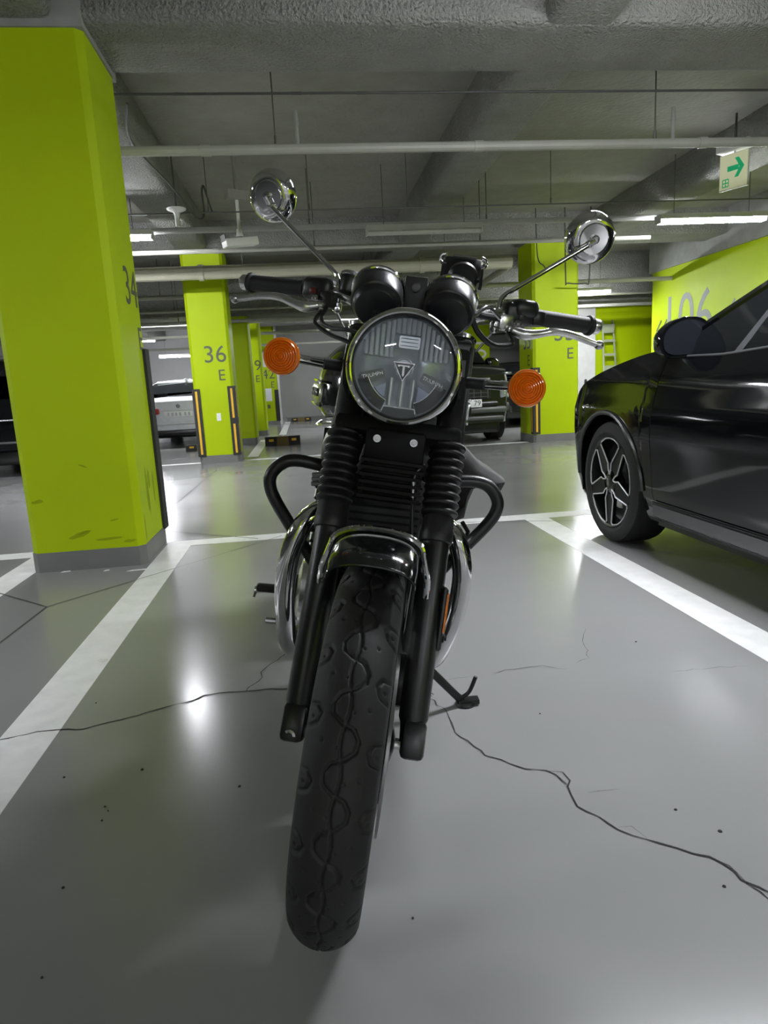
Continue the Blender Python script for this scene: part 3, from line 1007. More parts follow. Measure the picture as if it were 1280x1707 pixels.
def hoop(a, dr, yend, r, nm, m, zend=.588):
    pts = []
    for j in range(21):
        t = -1 + 2 * j / 20
        yy = .078 * math.sin(t * PI / 2)
        d = .034 * (1 - math.cos(t * PI / 2)) ** 1.1
        rr = RFN + .010 + dr - d
        pts.append(Vector((rr * math.sin(a), yy, R_T + rr * math.cos(a))))
    L, Rr = pts[0], pts[-1]
    ends = [Vector((-.035, -yend, zend)), Vector((-.015, -yend + .003, zend + .035))]
    pts = ends + pts + [Vector((e.x, -e.y, e.z)) for e in reversed(ends)]
    return MB().tube(spline(pts, 2), r, 10).build(nm, m, fen)


h1 = hoop(math.radians(-.5), .006, .094, .0058, 'mudguard_hoop', M_CHROME)
hoop(math.radians(-3.5), .005, .092, .0030, 'mudguard_hoop', M_CHROME2)
for j in (-.62, -.4, .4, .62):
    yy = .078 * math.sin(j * PI / 2)
    d = .034 * (1 - math.cos(j * PI / 2)) ** 1.1
    MB().lathe([(.006, 0), (.006, .004), (.003, .006), (0, .006)], (-.02, yy, R_T + RFN + .010 - d), (0, yy * 6, 1), 10).build('rivet', M_CHROME, fen)

# ---- headlight
HC = Vector((-.062, .002, .972))
HX = Vector((1, 0, 0))
bowl = MB().lathe([(0, -.150), (.03, -.148), (.058, -.132), (.078, -.10), (.088, -.06), (.0915, -.02), (.0915, -.004)], HC, HX, 48, cap=False).build('headlight_shell', M_BLACK, bike)
MB().lathe([(.0915, -.016), (.0965, -.012), (.0985, -.004), (.0978, .003), (.0945, .0085), (.0905, .0105), (.0880, .009), (.0872, .004), (.0872, -.004)], HC, HX, 72, cap=False).build('headlight_rim', M_CHROME, bike)
MB().lathe([(.0880, -.010), (.0872, .003), (.0850, .0045), (.0842, -.010)], HC, HX, 64, cap=False).build('headlight_gasket', M_SMOKE, bike)
inn = MB()
# dished reflector: fluted above, smooth below
N = 96
P_ = []
for i in range(33):
    r = .0855 * (i / 32)
    row = []
    for k in range(N + 1):
        a = 2 * PI * k / N
        u, v = r * math.cos(a), r * math.sin(a)
        dish = -.052 + .042 * (r / .0855) ** 2
        row.append(HC + Vector((dish, u, v)))
    P_.append(row)
refl = MB().grid(P_[1:]).build('headlight_reflector', M_REFLECTOR, bike, 40)


def hp(u, v, d=-.014):
    return HC + Vector((d, u, v))


def hplate(nm, m, poly, d, th=.004, parent=None):
    return MB().prism([hp(u, v, d) for u, v in poly], (th, 0, 0)).build(nm, m, parent or refl, 0)


def rrect(cu, cv, w, h, ang, r=.004, n=4):
    P = []
    for q, (sx, sy) in enumerate(((1, 1), (-1, 1), (-1, -1), (1, -1))):
        for k in range(n + 1):
            a = PI / 2 * q + PI / 2 * k / n
            x, y = sx * (w / 2 - r) + r * math.cos(a), sy * (h / 2 - r) + r * math.sin(a)
            P.append((cu + x * math.cos(ang) - y * math.sin(ang), cv + x * math.sin(ang) + y * math.cos(ang)))
    return P


def arc_poly(r0, r1, a0, a1, n=14):
    A = [math.radians(a0 + (a1 - a0) * k / n) for k in range(n + 1)]
    return [(r1 * math.cos(a), r1 * math.sin(a)) for a in A] + [(r0 * math.cos(a), r0 * math.sin(a)) for a in reversed(A)]


for a0, a1 in ((200, 247), (293, 340)):
    pl = arc_poly(.0625, .0815, a0, a1)
    hplate('daytime_light_bar', M_SMOKE, pl, -.016, .004)
    hplate('daytime_light_edge', M_CHROME2, arc_poly(.0612, .0625, a0, a1), -.017, .006)
for s in (-1, 1):
    pl = hplate('name_plate', mat('lamp_plate', (.16, .165, .17), .35, var=None), rrect(.0515 * s, -.018, .043, .0165, -.32 * s), -.018, .006)
    text_mesh('embossed_name', 'TRIUMPH', .0088, M_CHROME2, refl, frame_m(hp(.0515 * s, -.018, -.0115), (0, math.cos(.32), -math.sin(.32) * s), (0, math.sin(.32) * s, math.cos(.32))), .0006)
hplate('lower_plate', M_GREYPL, [(-.026, -.068), (.026, -.068), (.031, -.0835), (0, -.0865), (-.031, -.0835)], -.016, .005)
hplate('lower_plate_edge', M_CHROME2, [(-.0275, -.0665), (.0275, -.0665), (.033, -.0845), (0, -.0875), (-.033, -.0845)], -.018, .003)
for u, w in ((-.019, .010), (0, .011), (.019, .010)):
    P2 = []
    for i in range(2):
        v = -.018 if i == 0 else -.066
        P2.append([hp(u + w / 2 * math.cos(t), v, -.028 + w * .6 * math.sin(t)) for t in np.linspace(0, PI, 9)])
    MB().grid(P2).build('reflector_flute', M_REFLECTOR, refl)
for k in range(-9, 10):
    u = k * .0086
    vt = math.sqrt(max(0, .0815 ** 2 - (abs(u) + .003) ** 2))
    v0 = .016 if abs(k) > 2 else (.056 if abs(k) < 3 else .03)
    if vt - v0 < .008:
        continue
    P2 = []
    for i in range(5):
        v = v0 + (vt - v0) * i / 4
        dd = -.046 + .040 * ((u * u + v * v) / .0855 ** 2)
        P2.append([hp(u + .0042 * math.cos(t), v, dd + .0058 * math.sin(t)) for t in np.linspace(0, PI, 9)])
    MB().grid(P2).build('reflector_flute', M_REFLECTOR, refl)
for u0, u1 in ((-.060, -.026), (.026, .060)):
    s = 1 if u0 > 0 else -1
    hplate('lower_facet', mat('facet_blue', (.28, .31, .38), .12, metal=1, var=None), [(.028 * s, -.028), (.052 * s, -.040), (.040 * s, -.056), (.028 * s, -.058)], -.03, .003)
hplate('upper_lens_block', M_REFLECTOR, rrect(.004, .043, .036, .020, 0, .003), -.026, .006)
for dz in (.037, .043, .049):
    hplate('upper_lens_rib', M_GREYPL, rrect(.004, dz, .030, .0012, 0, .0004), -.0195, .001)
MB().lathe([(.0165, -.03), (.0165, -.010), (.0150, -.008), (.0138, -.010), (.0138, -.02), (0, -.02)], HC, HX, 32).build('bulb_shield', M_REFLECTOR, refl)
tri = [(-.0165, .0075), (.0165, .0075), (0, -.0205)]
hplate('emblem_edge', M_CHROME, [(-.0185, .0090), (.0185, .0090), (0, -.0228)], -.010, .003)
em = hplate('emblem', M_SMOKE, tri, -.0072, .0014)
hplate('emblem_letter', M_CHROME2, [(-.0105, .0045), (.0105, .0045), (.0095, .0010), (.0068, .0010), (.0068, .0022), (.0020, .0022), (.0020, -.0120), (0, -.0150), (-.0020, -.0120), (-.0020, .0022), (-.0068, .0022), (-.0068, .0010), (-.0095, .0010)], -.0058, .0006)
MB().lathe([(.0870, .002), (.0800, .0055), (.060, .0085), (.035, .0105), (0, .0115)], HC, HX, 56, cap=False).build('headlight_lens', M_LENS, bike)

# ---- instruments
for s, nm in ((-1, 'tachometer'), (1, 'speedometer')):
    ax_ = Vector((-.80, s * .05, .60)).normalized()
    c = Vector((-.135, .064 * s, 1.068))
    g = MB().lathe([(0, -.004), (.024, -.0035), (.036, 0), (.041, .006), (.0425, .012), (.0455, .014), (.0465, .018), (.0465, .058), (.0455, .060)], c, ax_, 48).build(nm, M_GAUGE, bike)
    MB().lathe([(.0462, .056), (.0488, .058), (.0492, .063), (.0470, .067), (.0440, .066)], c, ax_, 48, cap=False).build('bezel', M_CHROME, g)
    MB().lathe([(.0450, .062), (0, .0625)], c, ax_, 40).build('dial', M_SMOKE, g)
    MB().lathe([(.0455, .0655), (0, .0665)], c, ax_, 40, cap=False).build('dial_glass', M_LENS, g)
    MB().cyl(c + Vector((.004, 0, -.004)), c + Vector((.012, 0, -.012)), .003, n=8).build('screw', M_GAUGE, g)
ib = MB().rbox((-.225, 0, 1.105), (.05, .042, .07), .003, 2)
ibo = ib.build('instrument_bracket', M_MATTE, bike)
MB().lathe([(.009, 0), (.009, .004), (.005, .005), (0, .004)], (-.199, 0, 1.12), (1, 0, 0), 14).build('bracket_screw', M_SATIN, ibo)
MB().rbox((-.22, 0, 1.06), (.10, .17, .02), .005, 2).build('gauge_plate', M_MATTE, bike)

# ---- phone holder over the speedometer
ph = MB()
ph.rbox((-.285, .082, 1.175), (.014, .074, .050), .006, 2, Matrix.Rotation(-.5, 3, 'Y'))
ph.lathe([(.030, -.006), (.030, .004), (.024, .012), (0, .014)], (-.277, .084, 1.158), (.85, 0, -.5), 28)
pho = ph.build('phone_holder', M_SATIN, bike)
for s in (-1, 1):
    y = .082 + s * .040
    MB().tube(spline([(-.285, y - s * .008, 1.182), (-.287, y + s * .001, 1.184), (-.288, y + s * .004, 1.190), (-.285, y + s * .001, 1.197), (-.279, y - s * .006, 1.199)], 5), .0035, 8).build('clamp_claw', M_CHROME2, pho)
    MB().box((-.285, y - s * .002, 1.165), (.012, .006, .05), Matrix.Rotation(-.5, 3, 'Y')).build('clamp_arm', M_SATIN, pho)
MB().box((-.288, .084, 1.197), (.012, .046, .004), Matrix.Rotation(-.4, 3, 'Y')).build('clamp_edge', M_CHROME2, pho)
MB().cyl((-.285, .084, 1.15), (-.335, .075, 1.095), .009, n=10).build('holder_arm', M_SATIN, pho)

# ---- handlebar, grips, levers, mirrors
hb = []
for s in (-1, 1):
    hb.append([(-.36, 0, 1.085), (-.36, .07 * s, 1.086), (-.372, .125 * s, 1.098), (-.405, .175 * s, 1.117), (-.435, .22 * s, 1.121), (-.522, .405 * s, 1.126)])
path = [Vector(p) for p in reversed(hb[0])] + [Vector(p) for p in hb[1][1:]]
MB().tube(spline(path, 5), .0112, 14).build('handlebar', M_CHROME2, bike)
for s in (-1, 1):
    MB().rbox((-.36, .045 * s, 1.085), (.034, .026, .05), .006, 2).build('handlebar_clamp', M_SATIN, bike)
    a, b = Vector((-.448, .248 * s, 1.1217)), Vector((-.518, .396 * s, 1.1258))
    d = (b - a).normalized()
    L = (b - a).length
    prof = [(.0135, 0), (.0215, .001), (.0215, .006), (.0175, .008)]
    for k in range(15):
        h = .012 + k * (L - .026) / 15
        prof += [(.0172, h), (.0182, h + .003)]
    prof += [(.018, L - .014), (.022, L - .010), (.023, L - .004), (.020, L)]
    MB().lathe(prof, a, d, 22).build('grip', M_RUB, bike)
    MB().lathe([(.0, 0), (.0165, 0), (.0175, .003), (.0175, .015), (.015, .018), (0, .018)], b + d * .002, d, 24).build('bar_end', M_ALUM, bike)
    # switch housing
    c = Vector((-.425, .215 * s, 1.120))
    rotm = Matrix((d, Vector((0, 0, 1)).cross(d).normalized(), Vector((0, 0, 1)))).transposed()
    sw = MB().rbox(c, (.075, .046, .048), .014, 3, rotm)
    if s > 0:
        sw.rbox(c + Vector((.0, .012, .012)), (.062, .050, .040), .016, 3, rotm)
        sw.rbox(c + d * .05 + Vector((.012, 0, -.004)), (.035, .03, .034), .01, 2, rotm)
    swo = sw.build('switch_housing', M_SATIN, bike)
    MB().rbox(c + d * .012 + Vector((.024, 0, -.006)), (.018, .008, .012), .003, 2, rotm).build('switch_button', M_SATIN if s > 0 else mat('kill_red', (.09, .006, .006), .4), swo)
    # lever perch and mirror boss
    pc = Vector((-.398, .186 * s, 1.098))
    pe = MB().rbox(pc, (.036, .036, .034), .007, 2, rotm).cyl(pc + Vector((-.02, 0, .02)), pc + Vector((-.02, 0, .02)) + d * .022, .0175, n=18)
    po = pe.build('lever_perch', M_SATIN if s < 0 else M_ALUM, bike)
    MB().rbox(pc + d * .030 + Vector((.018, 0, -.014)), (.045, .022, .014), .005, 2, rotm).build('perch_lug', M_ALUM, po)
    MB().lathe([(0, .0), (.008, 0), (.009, .004), (.007, .009), (0, .010)], pc + d * .034 + Vector((.020, 0, -.004)), (0, 0, 1), 14).build('lever_pivot', M_CHROME2, po)
    MB().lathe([(0, 0), (.007, .001), (.008, .008), (.006, .014), (0, .015)], pc + Vector((.02, -.018 * s, -.02)), (.9, -.3 * s, 0), 14).build('adjuster', M_CHROME2, po)
    MB().cyl(pc + Vector((.016, -.02 * s, -.026)), pc + Vector((.03, -.05 * s, -.07)), .0028, n=8).build('cable_end', M_CHROME2, po)
    lv = spline([(-.372, .206 * s, 1.082), (-.372, .232 * s, 1.076), (-.380, .262 * s, 1.082), (-.390, .295 * s, 1.091), (-.402, .335 * s, 1.090), (-.414, .372 * s, 1.083), (-.418, .392 * s, 1.079)], 5)
    n = len(lv)
    lm = MB().tube(lv, [.0095 + .0025 * math.exp(-((i / n - .18) / .1) ** 2) - .003 * i / n for i in range(n)], 12)
    lm.xf(lambda p: p)
    lo = lm.build('lever', M_ALUM, bike)
    MB().lathe([(0, -.010), (.006, -.009), (.0095, -.004), (.0105, .001), (.0085, .007), (.004, .010), (0, .0105)], (-.420, .398 * s, 1.0785), (-.2, s, -.15), 16).build('lever_ball', M_CHROME2, lo)
    # mirror
    st = [(-.400, .170 * s, 1.086), (-.402, .172 * s, 1.128), (-.410, .178 * s, 1.150), (-.424, .198 * s, 1.168), (-.456, .300 * s, 1.248), (-.468, .350 * s, 1.287)]
    mo = MB().tube(spline(st[:4], 5)[:-1] + [Vector(p) for p in st[3:]], .0052, 12).build('mirror_stem', M_CHROME, bike)
    MB().lathe([(.010, -.012), (.010, .004), (.0075, .006), (.0075, .014), (.0055, .016)], (-.400, .170 * s, 1.090), (0, 0, 1), 16).build('stem_nut', M_CHROME2, mo)
    mc = Vector((-.500, .352 * s, 1.316 if s < 0 else 1.309))
    ma = Vector((.93, .22 * s, -.30)).normalized()
    dm = MB().lathe([(.0500, -.004), (.0535, -.003), (.0555, .001), (.0560, .006), (.0545, .014), (.0500, .0215), (.0440, .0265), (.0380, .0290), (.0335, .0295), (.0325, .0310), (.0310, .0320), (0, .0330)], mc, ma, 56).build('mirror_shell', M_CHROME, bike)
    MB().lathe([(.0505, -.002), (0, -.002)], mc, ma, 48).build('mirror_glass', M_MIRROR, dm)
    e = mc + ma * .033
    MB().lathe([(.0095, 0), (.0095, .006), (.007, .010), (0, .011)], e, ma, 16).tube([e + ma * .008, Vector(st[-1])], .0062, 10).build('ball_joint', M_CHROME2, dm)
    MB().lathe([(0, -.007), (.006, -.005), (.0075, 0), (.006, .005), (0, .007)], Vector(st[-1]), ma, 12).build('stem_end', M_CHROME2, mo)
    # indicators
    ic = Vector((-.135, .2205 * s, .9655))
    MB().tube([(-.185, .118 * s, .962), (-.175, .150 * s, .963)], .011, 14).build('indicator_boss', M_RUB, bike)
    ind = MB().tube([(-.178, .148 * s, .963), (-.152, .196 * s, .9655)], .0085, 14).build('indicator_stalk', M_CHROME, bike)
    MB().lathe([(0, -.042), (.014, -.040), (.024, -.030), (.030, -.014), (.0315, 0), (.0300, .002)], ic, HX, 32).build('indicator_body', M_CHROME, bike)
    lp = [(.0315, .0), (.0332, .001), (.0336, .005), (.0325, .009)]
    for k in range(7):
        r = .030 - k * .0042
        b0 = .0105 + .0045 * (1 - (r / .030) ** 2)
        lp += [(r, b0), (r - .0010, b0 + .0022), (r - .0022, b0 + .0026), (r - .0036, b0 - .0004)]
    lp += [(0, .0165)]
    MB().lathe(lp, ic, HX, 40).build('indicator_lens', M_AMBER, bike, 25)
# brake fluid reservoir beside the right grip
rs = MB().lathe([(0, 0), (.017, 0), (.019, .004), (.019, .030), (.021, .031), (.021, .040), (.018, .043), (0, .044)], (-.385, -.150, 1.115), (-.25, .1, 1), 28).build('fluid_reservoir', M_SATIN, bike)
MB().lathe([(.0205, .034), (.0225, .036), (.0225, .041), (.0205, .043)], (-.385, -.150, 1.115), (-.25, .1, 1), 28, cap=False).build('reservoir_ring', M_CHROME2, rs)
# hoses and cables
for nm, r, m, pts in (('clutch_cable', .006, M_RUB, [(-.39, .20, 1.075), (-.35, .205, 1.052), (-.31, .165, 1.043), (-.27, .130, 1.060), (-.24, .10, 1.09), (-.28, .06, 1.06)]),
                      ('wiring_loom', .007, M_RUB, [(-.40, .18, 1.105), (-.34, .14, 1.10), (-.28, .11, 1.095), (-.24, .09, 1.07), (-.26, .05, 1.0)]),
                      ('throttle_cable', .0045, M_RUB, [(-.39, -.19, 1.085), (-.34, -.19, 1.050), (-.30, -.160, 1.035), (-.26, -.12, 1.033), (-.25, -.05, 1.02)]),
                      ('brake_line', .0045, M_RUB, [(-.38, -.20, 1.07), (-.35, -.205, 1.045), (-.32, -.17, 1.025), (-.27, -.10, 1.00), (-.24, -.03, .93)]),
                      ('throttle_cable', .004, M_CHROME2, [(-.36, .175, 1.10), (-.33, .15, 1.115), (-.31, .135, 1.11), (-.28, .11, 1.08)])):
    MB().tube(spline(pts, 8), r, 8).build(nm, m, bike)

# ---- everything behind the fork (turned with the frame)
def rb(mb, nm, m, parent=None, smooth=30):
    return mb.xf(RF).build(nm, m, parent or bike, smooth)


def loft(sections):
    """closed rings of points -> mesh with caps"""
    n = len(sections[0])
    mb = MB()
    vs = [p for s in sections for p in s]
    fs = []
    for i in range(len(sections) - 1):
        for k in range(n):
            fs.append((i * n + k, i * n + (k + 1) % n, (i + 1) * n + (k + 1) % n, (i + 1) * n + k))
    fs.append(tuple(range(n)))
    fs.append(tuple((len(sections) - 1) * n + k for k in range(n)))
    return mb.add(vs, fs)


# tank
sec = []
for x, hw, zb, zt in ((-.325, .035, .90, .965), (-.335, .085, .855, .995), (-.36, .125, .835, 1.015), (-.42, .163, .822, 1.034), (-.50, .176, .818, 1.040), (-.58, .172, .820, 1.036), (-.66, .155, .822, 1.022), (-.74, .128, .826, .992), (-.82, .105, .832, .950), (-.87, .07, .84, .90)):
    ring = []
    for k in range(36):
        a = 2 * PI * k / 36
        ca, sa = math.cos(a), math.sin(a)
        zc = zb + (zt - zb) * .42
        z = zc + (zt - zc) * abs(sa) ** .85 if sa >= 0 else zc - (zc - zb) * abs(sa) ** .55
        y = hw * math.copysign(abs(ca) ** .72, ca)
        ring.append(Vector((x, y, z)))
    sec.append(ring)
tank = rb(loft(sec), 'fuel_tank', M_BLACK, smooth=60)
MB().lathe([(.036, 0), (.038, .008), (.034, .018), (.012, .022), (0, .022)], RF(Vector((-.52, 0, 1.036))), (0, 0, 1), 32).build('filler_cap', M_CHROME, tank)
for s in (-1, 1):
    # badge and knee strips
    bd = rb(MB().rbox((-.475, .172 * s, .900), (.13, .012, .042), .005, 2, Matrix.Rotation(-.16 * s, 3, 'Z')), 'tank_badge', M_CHROME2, tank)
    fm = frame_m(RF(Vector((-.475, .1805 * s, .900))), RF(Vector((-.475 - s * .99, .1805 * s + .16 , .9))) - RF(Vector((-.475, .1805 * s, .9))), (0, 0, 1))
    text_mesh('badge_lettering', 'TRIUMPH', .026, M_SATIN, tank, fm, .0012)
    for dz in (-.026, .026):
        rb(MB().tube([(-.40, .163 * s, .90 + dz), (-.475, .1775 * s, .90 + dz), (-.55, .186 * s, .90 + dz)], .0035, 8), 'badge_trim', M_CHROME, tank)
    rb(MB().tube(spline([(-.36, .118 * s, .842), (-.42, .155 * s, .832), (-.50, .168 * s, .826), (-.60, .162 * s, .826)], 5), .0045, 8), 'tank_seam', M_CHROME2, tank)
    rb(MB().rbox((-.64, .158 * s, .90), (.13, .012, .075), .005, 2, Matrix.Rotation(-.16 * s, 3, 'Z')), 'knee_pad', M_RUB, tank)
# frame
for s in (-1, 1):
    rb(MB().tube(spline([(-.30, .02 * s, .92), (-.34, .05 * s, .78), (-.38, .09 * s, .55), (-.42, .10 * s, .32), (-.52, .10 * s, .24), (-.85, .10 * s, .24), (-.95, .11 * s, .40), (-.98, .12 * s, .62), (-1.05, .12 * s, .76), (-1.55, .11 * s, .80)], 4), .016, 12), 'frame_tube', M_SATIN)
rb(MB().tube([(-.27, 0, .84), (-.325, 0, 1.0)], .032, 18), 'steering_head', M_SATIN)
rb(MB().rbox((-.345, 0, .645), (.045, .165, .20), .01, 2), 'radiator', M_MATTE)
rad = None
for k in range(11):
    rb(MB().box((-.321, 0, .565 + k * .0165), (.006, .15, .004)), 'radiator_fin', M_DULL)
# engine
rb(MB().rbox((-.58, 0, .375), (.36, .24, .27), .04, 3), 'crankcase', M_SATIN)
eb = rb(MB().rbox((-.50, 0, .60), (.17, .26, .24), .02, 2), 'cylinder_block', M_MATTE)
for k in range(9):
    rb(MB().rbox((-.50, 0, .52 + k * .025), (.21, .31, .008), .003, 1), 'cooling_fin', M_SATIN, eb)
rb(MB().rbox((-.51, 0, .77), (.20, .30, .09), .03, 3), 'cam_cover', M_SATIN)
for s in (-1, 1):
    cv = rb(MB().lathe([(.115, 0), (.113, .03), (.098, .052), (.06, .062), (0, .064)], (-.60, .115 * s, .375), (0, s, 0), 40), 'engine_side_cover', M_CHROME2)
    rb(MB().lathe([(.05, .060), (.05, .067), (.045, .069), (0, .069)], (-.60, .115 * s, .375), (0, s, 0), 28), 'cover_plate', M_SATIN, cv)
    # header pipe and silencer
    rb(MB().tube(spline([(-.43, .095 * s, .635), (-.375, .125 * s, .655), (-.338, .165 * s, .628), (-.335, .190 * s, .560), (-.350, .196 * s, .47), (-.38, .188 * s, .38), (-.43, .178 * s, .305), (-.52, .176 * s, .268), (-.70, .180 * s, .255), (-.86, .19 * s, .262)], 6), .0225, 18), 'header_pipe', M_CHROME)
    rb(MB().lathe([(.030, -.012), (.034, 0), (.034, .012), (.030, .02)], (-.425, .097 * s, .637), (.8, .45 * s, .2), 20, cap=False), 'header_flange', M_CHROME2)
    rb(MB().lathe([(.023, 0), (.042, .10), (.045, .16), (.045, .52), (.040, .60), (.025, .64), (.020, .64), (.018, .60)], (-.84, .19 * s, .262), (-1, .02 * s, .06), 28), 'silencer', M_CHROME)
    # engine guard
    rb(MB().tube(spline([(-.375, .085 * s, .742), (-.362, .150 * s, .750), (-.360, .198 * s, .754), (-.360, .228 * s, .745), (-.360, .249 * s, .720), (-.360, .251 * s, .695), (-.360, .238 * s, .665), (-.365, .200 * s, .610), (-.372, .145 * s, .535), (-.385, .105 * s, .47)], 6), .0138, 16), 'engine_guard', M_SATIN)
    # foot peg
    fp = rb(MB().rbox((-.78, .262 * s, .318), (.032, .075, .020), .006, 2), 'foot_peg', M_RUB)
    rb(MB().tube([(-.78, .14 * s, .310), (-.78, .225 * s, .312), (-.78, .300 * s, .309)], .0075, 10).lathe([(0, 0), (.009, .001), (.009, .008), (0, .009)], (-.775, .296 * s, .312), (.1, s, 0), 12), 'peg_core', M_ALUM, fp)
    rb(MB().tube([(-.775, .299 * s, .312), (-.77, .303 * s, .290)], .004, 8), 'peg_feeler', M_CHROME2, fp)
    # pedal or shift lever ahead of the peg
    rb(MB().tube(spline([(-.78, .16 * s, .29), (-.70, .19 * s, .275), (-.63, .205 * s, .285), (-.60, .215 * s, .29)], 5), .006, 8).cyl((-.60, .205 * s, .29), (-.60, .25 * s, .29), .0085, n=10), 'shift_lever' if s > 0 else 'brake_pedal', M_CHROME2)
    # pillion peg further back
    rb(MB().tube([(-1.0, .15 * s, .30), (-1.0, .26 * s, .302)], .011, 10), 'pillion_peg', M_RUB)
    rb(MB().tube([(-1.0, .13 * s, .75), (-1.33, .13 * s, .36)], .012, 10).tube([(-1.02, .13 * s, .73), (-1.25, .13 * s, .45)], .028, 14), 'rear_shock', M_SATIN)
    rb(MB().tube([(-.92, .12 * s, .36), (-1.45, .10 * s, .315)], .02, 12), 'swingarm', M_SATIN)
    rb(MB().prism([(-.74, .135 * s, .80), (-.98, .135 * s, .80), (-1.0, .135 * s, .58), (-.90, .135 * s, .50), (-.76, .135 * s, .55)], (0, .02 * s, 0)), 'side_panel', M_BLACK)
# oil hose ends seen beside the right gaiter
for dz in (0, .018, .034):
    rb(MB().lathe([(0, 0), (.005, .002), (.006, .012), (.006, .03)], (-.40, -.165, .70 + dz * .6), (.3, 1, .2), 10), 'spark_plug_lead', M_CHROME2)
# seat, tail, rear wheel
sec = []
for x, hw, z0, z1 in ((-.80, .09, .80, .865), (-.86, .115, .785, .875), (-1.0, .135, .775, .855), (-1.15, .135, .775, .845), (-1.3, .125, .785, .865), (-1.45, .115, .80, .88), (-1.52, .09, .82, .872)):
    sec.append([Vector((x, hw * math.copysign(abs(math.cos(a)) ** .6, math.cos(a)), (z0 + z1) / 2 + (z1 - z0) / 2 * math.copysign(abs(math.sin(a)) ** .6, math.sin(a)))) for a in [2 * PI * k / 28 for k in range(28)]])
rb(loft(sec), 'seat', M_RUB, smooth=50)
ob = obj('rear_tyre', tyre_mesh('rear_tyre', .318, .068, 20, 24), bike)
q = RF(Vector((-1.45, 0, .318)))
ob.location = q
ob.rotation_euler = (0, 0, TH)
wheel_hardware(-1.45, .318, 'rear', RF, disc=-1)
rows = []
for i in range(25):
    a = math.radians(25 - 120 * i / 24)
    rows.append([Vector((-1.45 + (.35 - .03 * t * t) * math.sin(a), .085 * t, .318 + (.36 - .03 * t * t) * math.cos(a) + .02)) for t in np.linspace(-1, 1, 13)])
rb(MB().grid(rows), 'rear_mudguard', M_BLACK)
rb(MB().rbox((-1.78, 0, .62), (.05, .11, .07), .015, 2), 'tail_lamp', mat('tail_red', (.5, .01, .01), .2))
# side stand (left) with its foot and tang
inv = BIKE_M.inverted()
foot = inv @ Vector((.395, 1.790, .012))
rt_ = RF(Vector((-.62, .115, .26)))
kn = rt_.lerp(foot, .9)
ss_ = MB().tube([rt_, kn, foot], [.013, .0115, .0115], 14).build('side_stand', M_SATIN, bike)
fm = BIKE_M.to_3x3().inverted()
MB().lathe([(.028, 0), (.030, .004), (.027, .010), (0, .012)], inv @ Vector((.405, 1.789, .0)), fm @ Vector((0, 0, 1)), 20).xf(lambda p: p).build('stand_foot', M_SATIN, ss_)
MB().bar(inv @ Vector((.385, 1.79, .012)), inv @ Vector((.445, 1.787, .012)), .03, .012, fm @ Vector((0, 0, 1))).build('stand_pad', M_SATIN, ss_, 0)
MB().tube(spline([inv @ Vector((.395, 1.79, .022)), inv @ Vector((.418, 1.787, .040)), inv @ Vector((.438, 1.785, .085))], 5), .006, 10).build('stand_tang', M_SATIN, ss_)
rb(MB().cyl((-.72, .10, .14), (-.72, .245, .062), .0045, n=8), 'stand_spring', M_CHROME2)

# soft leather bag on the left of the tail
sec = []
for x, gr in ((-.64, .55), (-.67, .9), (-.74, 1.0), (-.86, 1.02), (-.95, 1.0), (-.99, .85), (-1.01, .5)):
    ring = [(.150, .800), (.185, .815), (.228, .800), (.275, .762), (.330, .735), (.352, .722), (.348, .695), (.322, .690), (.285, .705), (.262, .690), (.255, .650), (.248, .600), (.215, .585), (.165, .590), (.15, .62), (.145, .72)]
    cy, cz = .225, .70
    sec.append([Vector((x + .01 * math.sin(k * 1.7), cy + (a - cy) * gr, cz + (b - cz) * gr)) for k, (a, b) in enumerate(ring)])
bg = rb(loft(sec), 'saddle_bag', M_LEATHER, smooth=50)
bk = rb(MB().rbox((-.655, .225, .742), (.01, .034, .022), .003, 1, Matrix.Rotation(.5, 3, 'X')), 'bag_buckle', M_CHROME2, bg)
rb(MB().rbox((-.652, .225, .742), (.01, .024, .013), .003, 1, Matrix.Rotation(.5, 3, 'X')), 'buckle_window', M_SATIN, bg)
rb(MB().tube([(-.66, .24, .60), (-.66, .26, .575), (-.66, .255, .55)], .006, 8), 'bag_strap', M_LEATHER, bg)

# ================================================================== CARS
# car axes: x ahead (0 at the front axle), y to the car's left, z up
M_CARBLACK = mat('car_black', (.003, .0033, .004), .06, spec=.42, var=None)
M_CARWHITE = mat('car_white', (.62, .63, .65), .22, coat=.6, var=None)
M_CARSUV = mat('car_charcoal', (.008, .010, .009), .12, coat=.2, var=None)
M_GLASS = mat('car_glass', (.006, .007, .008), .04, var=None, spec=.6)
M_TRIM = mat('car_trim_black', (.008, .008, .008), .3, var=None)
M_TRIMG = mat('car_trim_grey', (.055, .057, .06), .3, var=None)
M_MACH = mat('machined_alloy', (.55, .55, .55), .35, metal=.3, var=None)
M_CTYRE = mat('car_tyre', (.007, .007, .007), .7, var=(30, .2))
M_TAIL = mat('tail_lens', (.35, .006, .012), .12, coat=.5, var=None)
M_HLAMP = mat('head_lens', (.35, .37, .38), .1, metal=.6, var=None)
M_PLATE = mat('plate_white', (.72, .73, .73), .4, var=None)
M_PLTXT = mat('plate_print', (.05, .05, .055), .5, var=None)
M_SKID = mat('bumper_grey', (.07, .075, .07), .4, metal=.2, var=None)


def interp(x, tab):
    return float(np.interp(x, [a for a, _ in tab], [b for _, b in tab]))


def sinterp(x, tab):
    """smooth (cosine eased twice averaged) interpolation"""
    h = .05
    return (interp(x - h, tab) + interp(x, tab) * 2 + interp(x + h, tab)) / 4


